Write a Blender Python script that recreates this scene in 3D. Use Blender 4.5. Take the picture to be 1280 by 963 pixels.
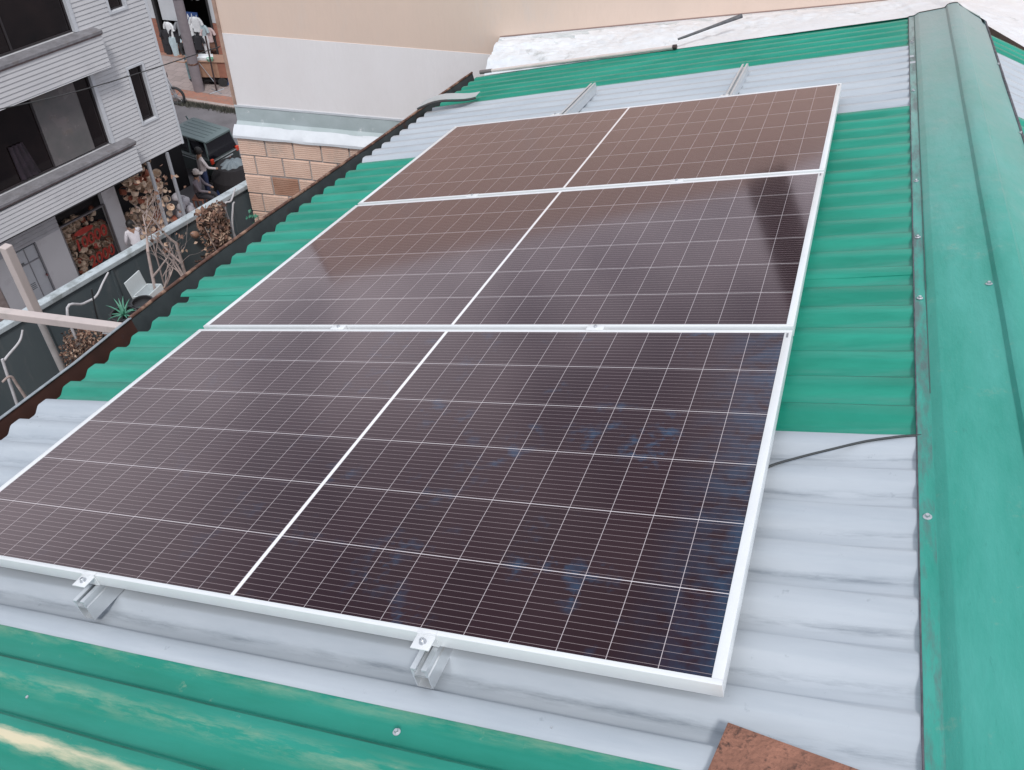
import bpy, math, random
from mathutils import Vector, Matrix, Quaternion
random.seed(7)
SC = bpy.context.scene
COL = SC.collection
for o in list(bpy.data.objects):
    bpy.data.objects.remove(o, do_unlink=True)
R_ = math.radians
# ------------------------------------------------------------------ camera
cam = bpy.data.objects.new('camera', bpy.data.cameras.new('camera'))
COL.objects.link(cam)
CR = Matrix(((0.93305, 0.26006, -0.24856), (0.35895, -0.62726, 0.69116), (0.02382, -0.73411, -0.67861)))
cam.matrix_world = Matrix.Translation((2.1608, -0.7918, 2.1098)) @ Matrix((
    (CR[0][0], -CR[0][1], -CR[0][2]), (CR[1][0], -CR[1][1], -CR[1][2]), (CR[2][0], -CR[2][1], -CR[2][2]))).to_4x4()
cam.data.sensor_fit = 'HORIZONTAL'
cam.data.sensor_width = 36.0
cam.data.lens = 1033.94 / 1280 * 36.0
cam.data.clip_start = 0.05
cam.data.clip_end = 2000
SC.camera = cam
# ------------------------------------------------------------------ world, sun, exposure
SUN_EL, SUN_AZ = R_(58), R_(150)          # azimuth from +Y towards +X
world = bpy.data.worlds.new("World")
SC.world = world
world.use_nodes = True
wt = world.node_tree
wt.nodes.clear()
wo = wt.nodes.new('ShaderNodeOutputWorld')
bg = wt.nodes.new('ShaderNodeBackground')
sky = wt.nodes.new('ShaderNodeTexSky')
sky.sky_type = 'NISHITA'
sky.sun_disc = False
sky.sun_elevation = SUN_EL
sky.sun_rotation = SUN_AZ
sky.air_density = 1.0
sky.dust_density = 3.0
tc = wt.nodes.new('ShaderNodeTexCoord')
nz = wt.nodes.new('ShaderNodeTexNoise')
nz.inputs['Scale'].default_value = 3.8
nz.inputs['Detail'].default_value = 6
nz.inputs['Roughness'].default_value = .55
cr = wt.nodes.new('ShaderNodeValToRGB')
cr.color_ramp.elements[0].position = .38
cr.color_ramp.elements[0].color = (3.4, 3.6, 4.1, 1)
cr.color_ramp.elements[1].position = .62
cr.color_ramp.elements[1].color = (9.0, 9.3, 9.8, 1)
mx = wt.nodes.new('ShaderNodeMix')
mx.data_type = 'RGBA'
mx.inputs[0].default_value = 0.82
wt.links.new(tc.outputs['Generated'], nz.inputs['Vector'])
wt.links.new(nz.outputs['Fac'], cr.inputs['Fac'])
wt.links.new(sky.outputs['Color'], mx.inputs['A'])
wt.links.new(cr.outputs['Color'], mx.inputs['B'])
wt.links.new(mx.outputs['Result'], bg.inputs['Color'])
bg.inputs['Strength'].default_value = 0.105
wt.links.new(bg.outputs['Background'], wo.inputs['Surface'])
sl = bpy.data.lights.new('sun', 'SUN')
sl.energy = 1.5
sl.angle = R_(10)
sl.color = (1.0, .98, .95)
sun = bpy.data.objects.new('sun', sl)
COL.objects.link(sun)
sdir = Vector((math.cos(SUN_EL) * math.sin(SUN_AZ), math.cos(SUN_EL) * math.cos(SUN_AZ), math.sin(SUN_EL)))
sun.rotation_euler = sdir.to_track_quat('Z', 'Y').to_euler()
sun.location = (6, -6, 12)
vs = SC.view_settings
vs.view_transform = 'Standard'
vs.look = 'None'
vs.exposure = 0.50
vs.gamma = 1
vs.use_curve_mapping = False
SC.cycles.max_bounces = 8
SC.cycles.use_denoising = True
# ------------------------------------------------------------------ helpers
PM = Matrix(((0.9601, 0, -0.2797), (0.0256, 0.9958, 0.0878), (0.2785, -0.0914, 0.9561)))  # roof frame -> world
def PW(x, y, z): return PM @ Vector((x, y, z))
def rotz(az):                                   # local x = (cos az, sin az)
    return Matrix.Rotation(az, 3, 'Z')
def thing(name, label, cat, loc=(0, 0, 0), rot=None, group=None):
    o = bpy.data.objects.new(name, None)
    o.empty_display_size = .2
    COL.objects.link(o)
    m = (rot or Matrix.Identity(3)).to_4x4()
    m.translation = Vector(loc)
    o.matrix_world = m
    o['label'] = label
    o['category'] = cat
    if group: o['group'] = group
    return o
def tag(o, label, cat, group=None):
    o['label'] = label
    o['category'] = cat
    if group: o['group'] = group
    return o
def copy_tree(o, parent=None):
    c = o.copy()
    COL.objects.link(c)
    c.parent = parent
    if parent is not None: c.matrix_parent_inverse = o.matrix_parent_inverse.copy()
    for ch in list(o.children): copy_tree(ch, c)
    return c
def place(o, loc, rot=None, s=1.0):
    m = (rot or Matrix.Identity(3)).to_4x4() @ Matrix.Scale(s, 4)
    m.translation = Vector(loc)
    o.matrix_world = m
    o.matrix_basis = m
class MB:
    def __init__(s): s.v = []; s.f = []; s.m = []; s.cm = 0
    def add(s, vs_, fs_):
        b = len(s.v)
        s.v += [tuple(p) for p in vs_]
        s.f += [tuple(b + i for i in f) for f in fs_]
        s.m += [s.cm] * len(fs_)
        return s
    def box(s, x0, y0, z0, x1, y1, z1, T=None):
        p = [Vector((x, y, z)) for z in (z0, z1) for y in (y0, y1) for x in (x0, x1)]
        if T is not None: p = [T @ q for q in p]
        return s.add(p, [(0, 2, 3, 1), (4, 5, 7, 6), (0, 1, 5, 4), (2, 6, 7, 3), (0, 4, 6, 2), (1, 3, 7, 5)])
    def rbox(s, x0, y0, z0, x1, y1, z1, r=.004, T=None):   # box with chamfered edges
        c = Vector(((x0 + x1) / 2, (y0 + y1) / 2, (z0 + z1) / 2))
        h = Vector(((x1 - x0) / 2, (y1 - y0) / 2, (z1 - z0) / 2))
        r = min(r, min(h) * .9)
        import bmesh
        bm = bmesh.new()
        bmesh.ops.create_cube(bm, size=2)
        for v in bm.verts: v.co = Vector((v.co.x * h.x, v.co.y * h.y, v.co.z * h.z))
        bmesh.ops.bevel(bm, geom=bm.edges[:], offset=r, segments=2, affect='EDGES', profile=.5)
        bm.verts.index_update()
        p = [v.co + c for v in bm.verts]
        if T is not None: p = [T @ q for q in p]
        fs_ = [[v.index for v in f.verts] for f in bm.faces]
        bm.free()
        return s.add(p, fs_)
    def tube(s, pts, r, n=8, cap=True):
        pts = [Vector(p) for p in pts]
        rs = r if isinstance(r, (list, tuple)) else [r] * len(pts)
        vs_ = []; fs_ = []
        up = Vector((0, 0, 1))
        t0 = (pts[1] - pts[0]).normalized()
        if abs(t0.dot(up)) > .95: up = Vector((1, 0, 0))
        a = t0.cross(up).normalized()
        for i, p in enumerate(pts):
            if i == 0: t = pts[1] - pts[0]
            elif i == len(pts) - 1: t = pts[-1] - pts[-2]
            else: t = pts[i + 1] - pts[i - 1]
            t.normalize()
            a = (a - t * a.dot(t)).normalized()
            b = t.cross(a)
            for k in range(n):
                an = 2 * math.pi * k / n
                vs_.append(p + (a * math.cos(an) + b * math.sin(an)) * rs[i])
        for i in range(len(pts) - 1):
            for k in range(n):
                k2 = (k + 1) % n
                fs_.append((i * n + k, i * n + k2, (i + 1) * n + k2, (i + 1) * n + k))
        if cap:
            fs_.append(tuple(range(n))[::-1])
            fs_.append(tuple((len(pts) - 1) * n + k for k in range(n)))
        return s.add(vs_, fs_)
    def lathe(s, prof, n=16, T=None):
        vs_ = []; fs_ = []
        for (r, z) in prof:
            for k in range(n):
                an = 2 * math.pi * k / n
                vs_.append(Vector((r * math.cos(an), r * math.sin(an), z)))
        for i in range(len(prof) - 1):
            for k in range(n):
                k2 = (k + 1) % n
                fs_.append((i * n + k, i * n + k2, (i + 1) * n + k2, (i + 1) * n + k))
        if T is not None: vs_ = [T @ q for q in vs_]
        return s.add(vs_, fs_)
    def loft(s, secs, closed=True, cap=True):
        n = len(secs[0]); vs_ = [Vector(p) for c in secs for p in c]; fs_ = []
        for i in range(len(secs) - 1):
            for k in range(n if closed else n - 1):
                k2 = (k + 1) % n
                fs_.append((i * n + k, i * n + k2, (i + 1) * n + k2, (i + 1) * n + k))
        if cap and closed:
            fs_.append(tuple(range(n))[::-1])
            fs_.append(tuple((len(secs) - 1) * n + k for k in range(n)))
        return s.add(vs_, fs_)
    def grid(s, fn, nu, nv):
        vs_ = [fn(i / nu, j / nv) for j in range(nv + 1) for i in range(nu + 1)]
        fs_ = [(j * (nu + 1) + i, j * (nu + 1) + i + 1, (j + 1) * (nu + 1) + i + 1, (j + 1) * (nu + 1) + i) for j in range(nv) for i in range(nu)]
        return s.add(vs_, fs_)
    def build(s, name, mat, parent=None, smooth=None, kind=None, loc=None, rot=None):
        me = bpy.data.meshes.new(name)
        me.from_pydata(s.v, [], s.f)
        mats = mat if isinstance(mat, (list, tuple)) else [mat]
        for m in mats: me.materials.append(m)
        if len(mats) > 1: me.polygons.foreach_set('material_index', s.m)
        me.update()
        if smooth is not None:
            me.polygons.foreach_set('use_smooth', [True] * len(me.polygons))
            me.set_sharp_from_angle(angle=R_(smooth))
        o = bpy.data.objects.new(name, me)
        COL.objects.link(o)
        if parent is not None: o.parent = parent
        if loc is not None:
            m = (rot or Matrix.Identity(3)).to_4x4(); m.translation = Vector(loc); o.matrix_basis = m
        if kind: o['kind'] = kind
        return o
from mathutils import noise as mn
def nse(x, y, z=0.0): return mn.noise(Vector((x, y, z)))
# ------------------------------------------------------------------ materials
def NT(name):
    m = bpy.data.materials.new(name); m.use_nodes = True
    nt = m.node_tree; b = nt.nodes['Principled BSDF']
    return m, nt, b
def mat(name, c, rough=.6, metal=0.0, var=.0, vs_=6.0, c2=None, stain=None, bump=0.0, bs=40.0, spec=.5, coat=0.0, stretch=(1, 1, 1), sscale=3.0, samt=(.55, .7)):
    """colour with noise variation, optional second colour patches (stain) and bump"""
    m, nt, b = NT(name)
    N = nt.nodes.new; L = nt.links.new
    b.inputs['Roughness'].default_value = rough
    b.inputs['Metallic'].default_value = metal
    b.inputs['Specular IOR Level'].default_value = spec
    b.inputs['Coat Weight'].default_value = coat
    t = N('ShaderNodeTexCoord')
    mp = N('ShaderNodeMapping'); mp.inputs['Scale'].default_value = stretch
    L(t.outputs['Object'], mp.inputs['Vector'])
    col = None
    if var or c2 or stain:
        n1 = N('ShaderNodeTexNoise'); n1.inputs['Scale'].default_value = vs_; n1.inputs['Detail'].default_value = 7; n1.inputs['Roughness'].default_value = .62
        L(mp.outputs['Vector'], n1.inputs['Vector'])
        r = N('ShaderNodeValToRGB')
        ca = c2 or tuple(k * (1 - var) for k in c)
        r.color_ramp.elements[0].position = .3; r.color_ramp.elements[0].color = (*ca, 1)
        r.color_ramp.elements[1].position = .7; r.color_ramp.elements[1].color = (*(c if c2 else tuple(min(1, k * (1 + var)) for k in c)), 1)
        L(n1.outputs['Fac'], r.inputs['Fac'])
        col = r.outputs['Color']
        if stain:
            n2 = N('ShaderNodeTexNoise'); n2.inputs['Scale'].default_value = sscale; n2.inputs['Detail'].default_value = 8; n2.inputs['Roughness'].default_value = .7
            L(mp.outputs['Vector'], n2.inputs['Vector'])
            r2 = N('ShaderNodeValToRGB'); r2.color_ramp.elements[0].position = samt[0]; r2.color_ramp.elements[1].position = samt[1]
            L(n2.outputs['Fac'], r2.inputs['Fac'])
            x = N('ShaderNodeMix'); x.data_type = 'RGBA'
            L(r2.outputs['Color'], x.inputs[0]); L(col, x.inputs['A']); x.inputs['B'].default_value = (*stain, 1)
            col = x.outputs['Result']
        L(col, b.inputs['Base Color'])
        rr = N('ShaderNodeMapRange'); rr.inputs['To Min'].default_value = max(0, rough - .1); rr.inputs['To Max'].default_value = min(1, rough + .12)
        L(n1.outputs['Fac'], rr.inputs['Value']); L(rr.outputs['Result'], b.inputs['Roughness'])
    else:
        b.inputs['Base Color'].default_value = (*c, 1)
    if bump:
        nb = N('ShaderNodeTexNoise'); nb.inputs['Scale'].default_value = bs; nb.inputs['Detail'].default_value = 5
        L(mp.outputs['Vector'], nb.inputs['Vector'])
        bp = N('ShaderNodeBump'); bp.inputs['Strength'].default_value = bump; bp.inputs['Distance'].default_value = .01
        L(nb.outputs['Fac'], bp.inputs['Height']); L(bp.outputs['Normal'], b.inputs['Normal'])
    return m
def mth(nt, op, a, b=None, c=None):
    n = nt.nodes.new('ShaderNodeMath'); n.operation = op
    for i, v in enumerate((a, b, c)):
        if v is None: continue
        if isinstance(v, (int, float)): n.inputs[i].default_value = v
        else: nt.links.new(v, n.inputs[i])
    return n.outputs[0]
def mixc(nt, f, a, b):
    n = nt.nodes.new('ShaderNodeMix'); n.data_type = 'RGBA'
    for s, v in ((n.inputs[0], f), (n.inputs['A'], a), (n.inputs['B'], b)):
        if isinstance(v, (int, float)): s.default_value = v
        elif isinstance(v, tuple): s.default_value = (*v, 1) if len(v) == 3 else v
        else: nt.links.new(v, s)
    return n.outputs['Result']
def noise_n(nt, vec, scale, detail=5, rough=.6):
    n = nt.nodes.new('ShaderNodeTexNoise'); n.inputs['Scale'].default_value = scale; n.inputs['Detail'].default_value = detail; n.inputs['Roughness'].default_value = rough
    if vec is not None: nt.links.new(vec, n.inputs['Vector'])
    return n.outputs['Fac']
def ramp(nt, f, p0, p1, c0=(0, 0, 0), c1=(1, 1, 1)):
    n = nt.nodes.new('ShaderNodeValToRGB')
    n.color_ramp.elements[0].position = p0; n.color_ramp.elements[0].color = (*c0, 1)
    n.color_ramp.elements[1].position = p1; n.color_ramp.elements[1].color = (*c1, 1)
    nt.links.new(f, n.inputs['Fac']); return n.outputs['Color']
# painted corrugated sheet: streaks along X (the fall of the roof), dirt collecting along the valleys
PITCH, EDGE0 = .14, .066
def skew(y, x): return y * (1 + .0055 * (2.72 - x)) - 0.0
def sheet_mat(name, base, worn, dirt, rough, dirt_amt=.5, metal=0.0, dph=.60, dw=7.0, line=None, streak=None):
    m, nt, b = NT(name); N = nt.nodes.new; L = nt.links.new
    t = N('ShaderNodeTexCoord'); mp = N('ShaderNodeMapping'); mp.inputs['Scale'].default_value = (.5, 3.5, 1)
    L(t.outputs['Object'], mp.inputs['Vector'])
    f1 = noise_n(nt, mp.outputs['Vector'], 3.2, 8, .65)
    f2 = noise_n(nt, mp.outputs['Vector'], 11, 6, .7)
    f3 = noise_n(nt, t.outputs['Object'], 2.1, 5, .6)
    f4 = noise_n(nt, t.outputs['Object'], 26, 4, .7)
    c = mixc(nt, ramp(nt, f1, .38, .72), base, worn)
    c = mixc(nt, mth(nt, 'MULTIPLY', ramp(nt, f3, .45, .75), .45), c, worn)
    # valley dirt from the corrugation phase
    sp = N('ShaderNodeSeparateXYZ'); L(t.outputs['Object'], sp.inputs[0])
    k = mth(nt, 'MULTIPLY_ADD', mth(nt, 'SUBTRACT', 2.72, sp.outputs['X']), .0055, 1.0)
    y0 = mth(nt, 'DIVIDE', sp.outputs['Y'], k)
    ph = mth(nt, 'FRACT', mth(nt, 'DIVIDE', mth(nt, 'SUBTRACT', EDGE0, y0), PITCH))     # 0 at a crest's far edge, grows towards -Y
    d = mth(nt, 'ABSOLUTE', mth(nt, 'SUBTRACT', ph, dph))
    d = mth(nt, 'SUBTRACT', 1.0, mth(nt, 'MULTIPLY', d, dw)); d = mth(nt, 'MAXIMUM', d, 0.0)
    dd = mth(nt, 'MULTIPLY', mth(nt, 'MULTIPLY', d, ramp(nt, f2, .42, .66)), dirt_amt)
    c = mixc(nt, dd, c, dirt)
    sc_ = mth(nt, 'MULTIPLY', ramp(nt, f4, .66, .74), .35)
    c = mixc(nt, sc_, c, dirt)
    if streak:
        bx = N('ShaderNodeMapRange'); bx.inputs['From Min'].default_value = 1.5; bx.inputs['From Max'].default_value = .6; L(sp.outputs['X'], bx.inputs['Value'])
        by = mth(nt, 'SUBTRACT', 1.0, mth(nt, 'MULTIPLY', mth(nt, 'ABSOLUTE', mth(nt, 'SUBTRACT', y0, -.392)), 52.0))
        by = mth(nt, 'MAXIMUM', mth(nt, 'ADD', by, mth(nt, 'MULTIPLY', mth(nt, 'SUBTRACT', f2, .5), 2.2)), 0.0)
        c = mixc(nt, mth(nt, 'MINIMUM', mth(nt, 'MULTIPLY', mth(nt, 'MULTIPLY', by, bx.outputs['Result']), 1.6), 1.0), c, streak)
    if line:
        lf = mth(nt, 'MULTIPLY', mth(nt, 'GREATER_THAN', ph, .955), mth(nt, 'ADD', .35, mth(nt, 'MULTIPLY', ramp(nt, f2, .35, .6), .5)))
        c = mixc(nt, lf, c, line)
    L(c, b.inputs['Base Color'])
    b.inputs['Metallic'].default_value = metal
    b.inputs['Specular IOR Level'].default_value = .30
    rr = N('ShaderNodeMapRange'); rr.inputs['To Min'].default_value = rough - .08; rr.inputs['To Max'].default_value = rough + .12
    L(f1, rr.inputs['Value']); L(rr.outputs['Result'], b.inputs['Roughness'])
    bp = N('ShaderNodeBump'); bp.inputs['Strength'].default_value = .12; bp.inputs['Distance'].default_value = .004
    L(f3, bp.inputs['Height']); L(bp.outputs['Normal'], b.inputs['Normal'])
    return m
M = {}
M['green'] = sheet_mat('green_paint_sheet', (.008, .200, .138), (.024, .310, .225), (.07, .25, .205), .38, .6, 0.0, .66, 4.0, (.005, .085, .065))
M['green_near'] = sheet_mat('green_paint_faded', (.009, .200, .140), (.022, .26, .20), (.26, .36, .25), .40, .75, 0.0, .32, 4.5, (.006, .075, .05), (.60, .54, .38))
M['white'] = sheet_mat('galvanised_sheet', (.39, .435, .485), (.48, .52, .565), (.17, .20, .235), .36, .8, .12)
M['alu'] = mat('anodised_aluminium', (.76, .78, .80), .38, .25, var=.03, vs_=9)
M['alu_rail'] = mat('mill_aluminium', (.60, .63, .66), .35, .55, var=.06, vs_=20)
M['steel'] = mat('zinc_screw', (.55, .57, .60), .35, .8, var=.1, vs_=80)
M['rubber'] = mat('rubber', (.03, .03, .032), .7)
M['backsheet'] = mat('module_backsheet', (.7, .7, .7), .6)
M['plate_rust'] = mat('rusted_plate', (.27, .125, .085), .85, var=.3, vs_=14, stain=(.085, .045, .035), sscale=60, samt=(.54, .66), bump=.5, bs=120)
M['rust_dark'] = mat('gutter_rust', (.042, .013, .008), .8, var=.35, vs_=7, stain=(.06, .05, .055), sscale=3.4, samt=(.56, .66))
M['gutter_far'] = mat('gutter_mould', (.022, .030, .034), .75, c2=(.05, .062, .066), vs_=6, stain=(.05, .02, .014), sscale=1.7, samt=(.60, .68))
M['lip_metal'] = mat('gutter_lip_zinc', (.30, .33, .36), .4, .3, var=.25, vs_=30)
M['lip_rust'] = mat('gutter_lip_rust', (.10, .045, .032), .7, var=.4, vs_=18, stain=(.30, .18, .13), sscale=9, samt=(.5, .6))
M['cap_line'] = mat('ridge_fold_dirt', (.03, .09, .08), .6, c2=(.07, .12, .11), vs_=30)
M['cap_edge'] = mat('ridge_edge_sealant', (.035, .035, .045), .6, c2=(.12, .11, .13), vs_=30)
# ---- ridge cap: green, colour shifting to grey towards its far end
def cap_mat():
    m, nt, b = NT('ridge_cap_paint'); N = nt.nodes.new; L = nt.links.new
    t = N('ShaderNodeTexCoord'); sp = N('ShaderNodeSeparateXYZ'); L(t.outputs['Object'], sp.inputs[0])
    mp = N('ShaderNodeMapping'); mp.inputs['Scale'].default_value = (3, .7, 1); L(t.outputs['Object'], mp.inputs['Vector'])
    f = noise_n(nt, mp.outputs['Vector'], 2.2, 8, .65); f2 = noise_n(nt, t.outputs['Object'], 9, 8, .72); f3 = noise_n(nt, t.outputs['Object'], 34, 4, .7)
    c = mixc(nt, ramp(nt, f, .35, .72), (.022, .265, .205), (.070, .350, .300))
    yy = mth(nt, 'ADD', sp.outputs['Y'], mth(nt, 'MULTIPLY', mth(nt, 'SUBTRACT', f2, .5), 2.4))
    fy = N('ShaderNodeMapRange'); fy.inputs['From Min'].default_value = 1.9; fy.inputs['From Max'].default_value = 5.4; L(yy, fy.inputs['Value'])
    c = mixc(nt, mth(nt, 'MULTIPLY', fy.outputs['Result'], .85), c, (.29, .35, .36))
    c = mixc(nt, mth(nt, 'MULTIPLY', ramp(nt, f2, .60, .70), .35), c, (.27, .33, .25))
    c = mixc(nt, mth(nt, 'MULTIPLY', ramp(nt, f3, .70, .76), .5), c, (.30, .30, .20))
    mp2 = N('ShaderNodeMapping'); mp2.inputs['Scale'].default_value = (6, 1.3, 1); L(t.outputs['Object'], mp2.inputs['Vector'])
    f5 = noise_n(nt, mp2.outputs['Vector'], 2.6, 7, .7)
    fl_ = mth(nt, 'MULTIPLY', mth(nt, 'LESS_THAN', sp.outputs['X'], 2.757), ramp(nt, f5, .46, .62))
    c = mixc(nt, mth(nt, 'MULTIPLY', fl_, .8), c, (.10, .115, .125))
    f6 = noise_n(nt, mp2.outputs['Vector'], 9, 8, .75)
    c = mixc(nt, mth(nt, 'MULTIPLY', ramp(nt, f6, .60, .68), .28), c, (.012, .15, .12))
    L(c, b.inputs['Base Color'])
    b.inputs['Specular IOR Level'].default_value = .35
    rr = N('ShaderNodeMapRange'); rr.inputs['To Min'].default_value = .34; rr.inputs['To Max'].default_value = .55; L(f, rr.inputs['Value']); L(rr.outputs['Result'], b.inputs['Roughness'])
    bp = N('ShaderNodeBump'); bp.inputs['Strength'].default_value = .55; bp.inputs['Distance'].default_value = .014; L(f, bp.inputs['Height']); L(bp.outputs['Normal'], b.inputs['Normal'])
    return m
M['cap'] = cap_mat()
# ---- solar cells
W, H, GAP = 2.384, 1.303, .0222
def cell_mat():
    m, nt, b = NT('solar_cells'); N = nt.nodes.new; L = nt.links.new
    t = N('ShaderNodeTexCoord'); sp = N('ShaderNodeSeparateXYZ'); L(t.outputs['Object'], sp.inputs[0])
    x = sp.outputs['X']; y = sp.outputs['Y']
    ax = mth(nt, 'ABSOLUTE', mth(nt, 'SUBTRACT', x, W / 2))
    sx = mth(nt, 'SUBTRACT', ax, .006)
    px = mth(nt, 'FRACT', mth(nt, 'DIVIDE', sx, .1061))
    dx = mth(nt, 'MULTIPLY', mth(nt, 'MINIMUM', px, mth(nt, 'SUBTRACT', 1.0, px)), .1061)
    colline = mth(nt, 'LESS_THAN', dx, .00075)
    sy = mth(nt, 'SUBTRACT', y, .0133)
    py = mth(nt, 'FRACT', mth(nt, 'DIVIDE', sy, .2128))
    dy = mth(nt, 'MULTIPLY', mth(nt, 'MINIMUM', py, mth(nt, 'SUBTRACT', 1.0, py)), .2128)
    rowline = mth(nt, 'LESS_THAN', dy, .0011)
    pb = mth(nt, 'FRACT', mth(nt, 'DIVIDE', mth(nt, 'SUBTRACT', sy, .0), .2128 / 12))
    db = mth(nt, 'MULTIPLY', mth(nt, 'ABSOLUTE', mth(nt, 'SUBTRACT', pb, .5)), .2128 / 12)
    bus = mth(nt, 'LESS_THAN', db, .0005)
    mid = mth(nt, 'LESS_THAN', ax, .0052)
    # cell to cell tone
    cx = mth(nt, 'FLOOR', mth(nt, 'DIVIDE', sx, .1061)); cy = mth(nt, 'FLOOR', mth(nt, 'DIVIDE', sy, .2128))
    cv = N('ShaderNodeCombineXYZ'); L(mth(nt, 'ADD', cx, mth(nt, 'MULTIPLY', mth(nt, 'SIGN', mth(nt, 'SUBTRACT', x, W / 2)), 40)), cv.inputs[0]); L(cy, cv.inputs[1])
    wn = N('ShaderNodeTexWhiteNoise'); wn.noise_dimensions = '3D'; L(cv.outputs[0], wn.inputs['Vector'])
    base = mixc(nt, wn.outputs['Value'], (.0165, .0050, .0090), (.0215, .0070, .0115))
    # bluish patches on the nearest panel, stronger towards its right edge
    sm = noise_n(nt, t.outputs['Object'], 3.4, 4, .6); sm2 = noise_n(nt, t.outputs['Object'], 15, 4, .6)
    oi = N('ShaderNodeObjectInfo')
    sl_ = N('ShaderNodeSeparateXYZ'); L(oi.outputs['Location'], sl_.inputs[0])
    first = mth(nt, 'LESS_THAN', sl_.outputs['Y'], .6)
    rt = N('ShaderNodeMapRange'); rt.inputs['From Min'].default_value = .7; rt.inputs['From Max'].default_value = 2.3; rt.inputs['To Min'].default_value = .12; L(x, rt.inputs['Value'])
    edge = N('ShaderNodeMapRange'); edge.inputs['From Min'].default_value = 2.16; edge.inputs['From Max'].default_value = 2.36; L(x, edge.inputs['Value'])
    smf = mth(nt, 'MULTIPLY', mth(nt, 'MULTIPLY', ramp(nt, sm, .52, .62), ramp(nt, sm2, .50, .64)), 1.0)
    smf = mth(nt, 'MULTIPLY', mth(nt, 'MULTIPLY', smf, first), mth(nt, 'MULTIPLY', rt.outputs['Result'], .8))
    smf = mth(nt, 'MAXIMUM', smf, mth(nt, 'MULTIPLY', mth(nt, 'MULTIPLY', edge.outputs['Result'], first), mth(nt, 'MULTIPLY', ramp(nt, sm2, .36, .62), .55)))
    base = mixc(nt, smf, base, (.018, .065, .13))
    # dust film
    du = noise_n(nt, t.outputs['Object'], 1.7, 6, .6); du2 = noise_n(nt, t.outputs['Object'], 22, 5, .7)
    base = mixc(nt, mth(nt, 'ADD', .001, mth(nt, 'MULTIPLY', ramp(nt, du, .40, .80), .012)), base, (.38, .33, .31))
    base = mixc(nt, mth(nt, 'MULTIPLY', ramp(nt, du2, .70, .78), .06), base, (.4, .45, .45))
    c = mixc(nt, mth(nt, 'MULTIPLY', bus, .75), base, (.35, .29, .30))
    c = mixc(nt, mth(nt, 'MULTIPLY', colline, .85), c, (.52, .47, .49))
    c = mixc(nt, rowline, c, (.60, .56, .58))
    c = mixc(nt, mid, c, (.80, .82, .84))
    L(c, b.inputs['Base Color'])
    # anti-reflection glass: hardly any reflection seen straight on, strong at a grazing angle
    b.inputs['Specular IOR Level'].default_value = 0.05; b.inputs['Roughness'].default_value = .3
    lw_ = N('ShaderNodeLayerWeight'); lw_.inputs['Blend'].default_value = .5
    fz = mth(nt, 'MULTIPLY', mth(nt, 'POWER', lw_.outputs['Facing'], 3.0), .82); fz = mth(nt, 'MINIMUM', fz, .9)
    gl_ = N('ShaderNodeBsdfGlossy'); gl_.inputs['Color'].default_value = (1, .83, .84, 1)
    rr = N('ShaderNodeMapRange'); rr.inputs['To Min'].default_value = .07; rr.inputs['To Max'].default_value = .12; L(du, rr.inputs['Value']); L(rr.outputs['Result'], gl_.inputs['Roughness'])
    ms = N('ShaderNodeMixShader'); L(fz, ms.inputs[0]); L(b.outputs[0], ms.inputs[1]); L(gl_.outputs[0], ms.inputs[2])
    L(ms.outputs[0], nt.nodes['Material Output'].inputs['Surface'])
    return m
M['cells'] = cell_mat()
def lap(z, pitch): return (z / pitch) % 1.0
# ------------------------------------------------------------------ SETTING: ground, street
ZG = -11.2
asph = mat('asphalt', (.155, .145, .155), .9, var=.18, vs_=.9, stain=(.10, .095, .10), sscale=.5, bump=.3, bs=60)
mb = MB(); mb.box(-400, -400, ZG - .3, 400, 400, ZG)
g = mb.build('street', asph, kind='structure')
def brick_mat(name, c1, c2, mo, sx, sy, rough=.85, mortar=.02, plane='xy', bw=1.0, bh=.5, msize=.02, vary=.3, offset=.5):
    m, nt, b = NT(name); N = nt.nodes.new; L = nt.links.new
    t = N('ShaderNodeTexCoord'); mp = N('ShaderNodeMapping')
    L(t.outputs['Object'], mp.inputs['Vector'])
    if plane == 'xz': mp.inputs['Rotation'].default_value = (R_(-90), 0, 0)
    br = N('ShaderNodeTexBrick'); br.inputs['Scale'].default_value = 1.0
    br.inputs['Brick Width'].default_value = sx; br.inputs['Row Height'].default_value = sy; br.inputs['Mortar Size'].default_value = msize
    br.inputs['Color1'].default_value = (*c1, 1); br.inputs['Color2'].default_value = (*c2, 1); br.inputs['Mortar'].default_value = (*mo, 1)
    br.offset = offset; br.inputs['Mortar Smooth'].default_value = .2
    L(mp.outputs['Vector'], br.inputs['Vector'])
    f = noise_n(nt, t.outputs['Object'], 1.4, 7, .65)
    hs = N('ShaderNodeHueSaturation'); L(br.outputs['Color'], hs.inputs['Color'])
    v = N('ShaderNodeMapRange'); v.inputs['To Min'].default_value = 1 - vary; v.inputs['To Max'].default_value = 1 + vary; L(f, v.inputs['Value']); L(v.outputs['Result'], hs.inputs['Value'])
    L(hs.outputs['Color'], b.inputs['Base Color']); b.inputs['Roughness'].default_value = rough
    bp = N('ShaderNodeBump'); bp.inputs['Strength'].default_value = .5; bp.inputs['Distance'].default_value = .01; bp.invert = True
    L(br.outputs['Fac'], bp.inputs['Height']); L(bp.outputs['Normal'], b.inputs['Normal'])
    return m
pave = brick_mat('brick_paving', (.36, .16, .11), (.30, .17, .13), (.20, .16, .15), .24, .12, .9, msize=.008, vary=.35)
pave_g = brick_mat('grey_paving', (.33, .27, .26), (.28, .23, .22), (.20, .17, .17), .4, .4, .9, msize=.01, vary=.25)
AZW = math.atan2(.22, .973)                     # neighbour walls run this way
AZH = math.atan2(.985, .17)                     # street walls run this way
def d2(s, y=0.0): return Vector((.1701 * s - .9854 * y, .9854 * s + .1701 * y, 0))
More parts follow.
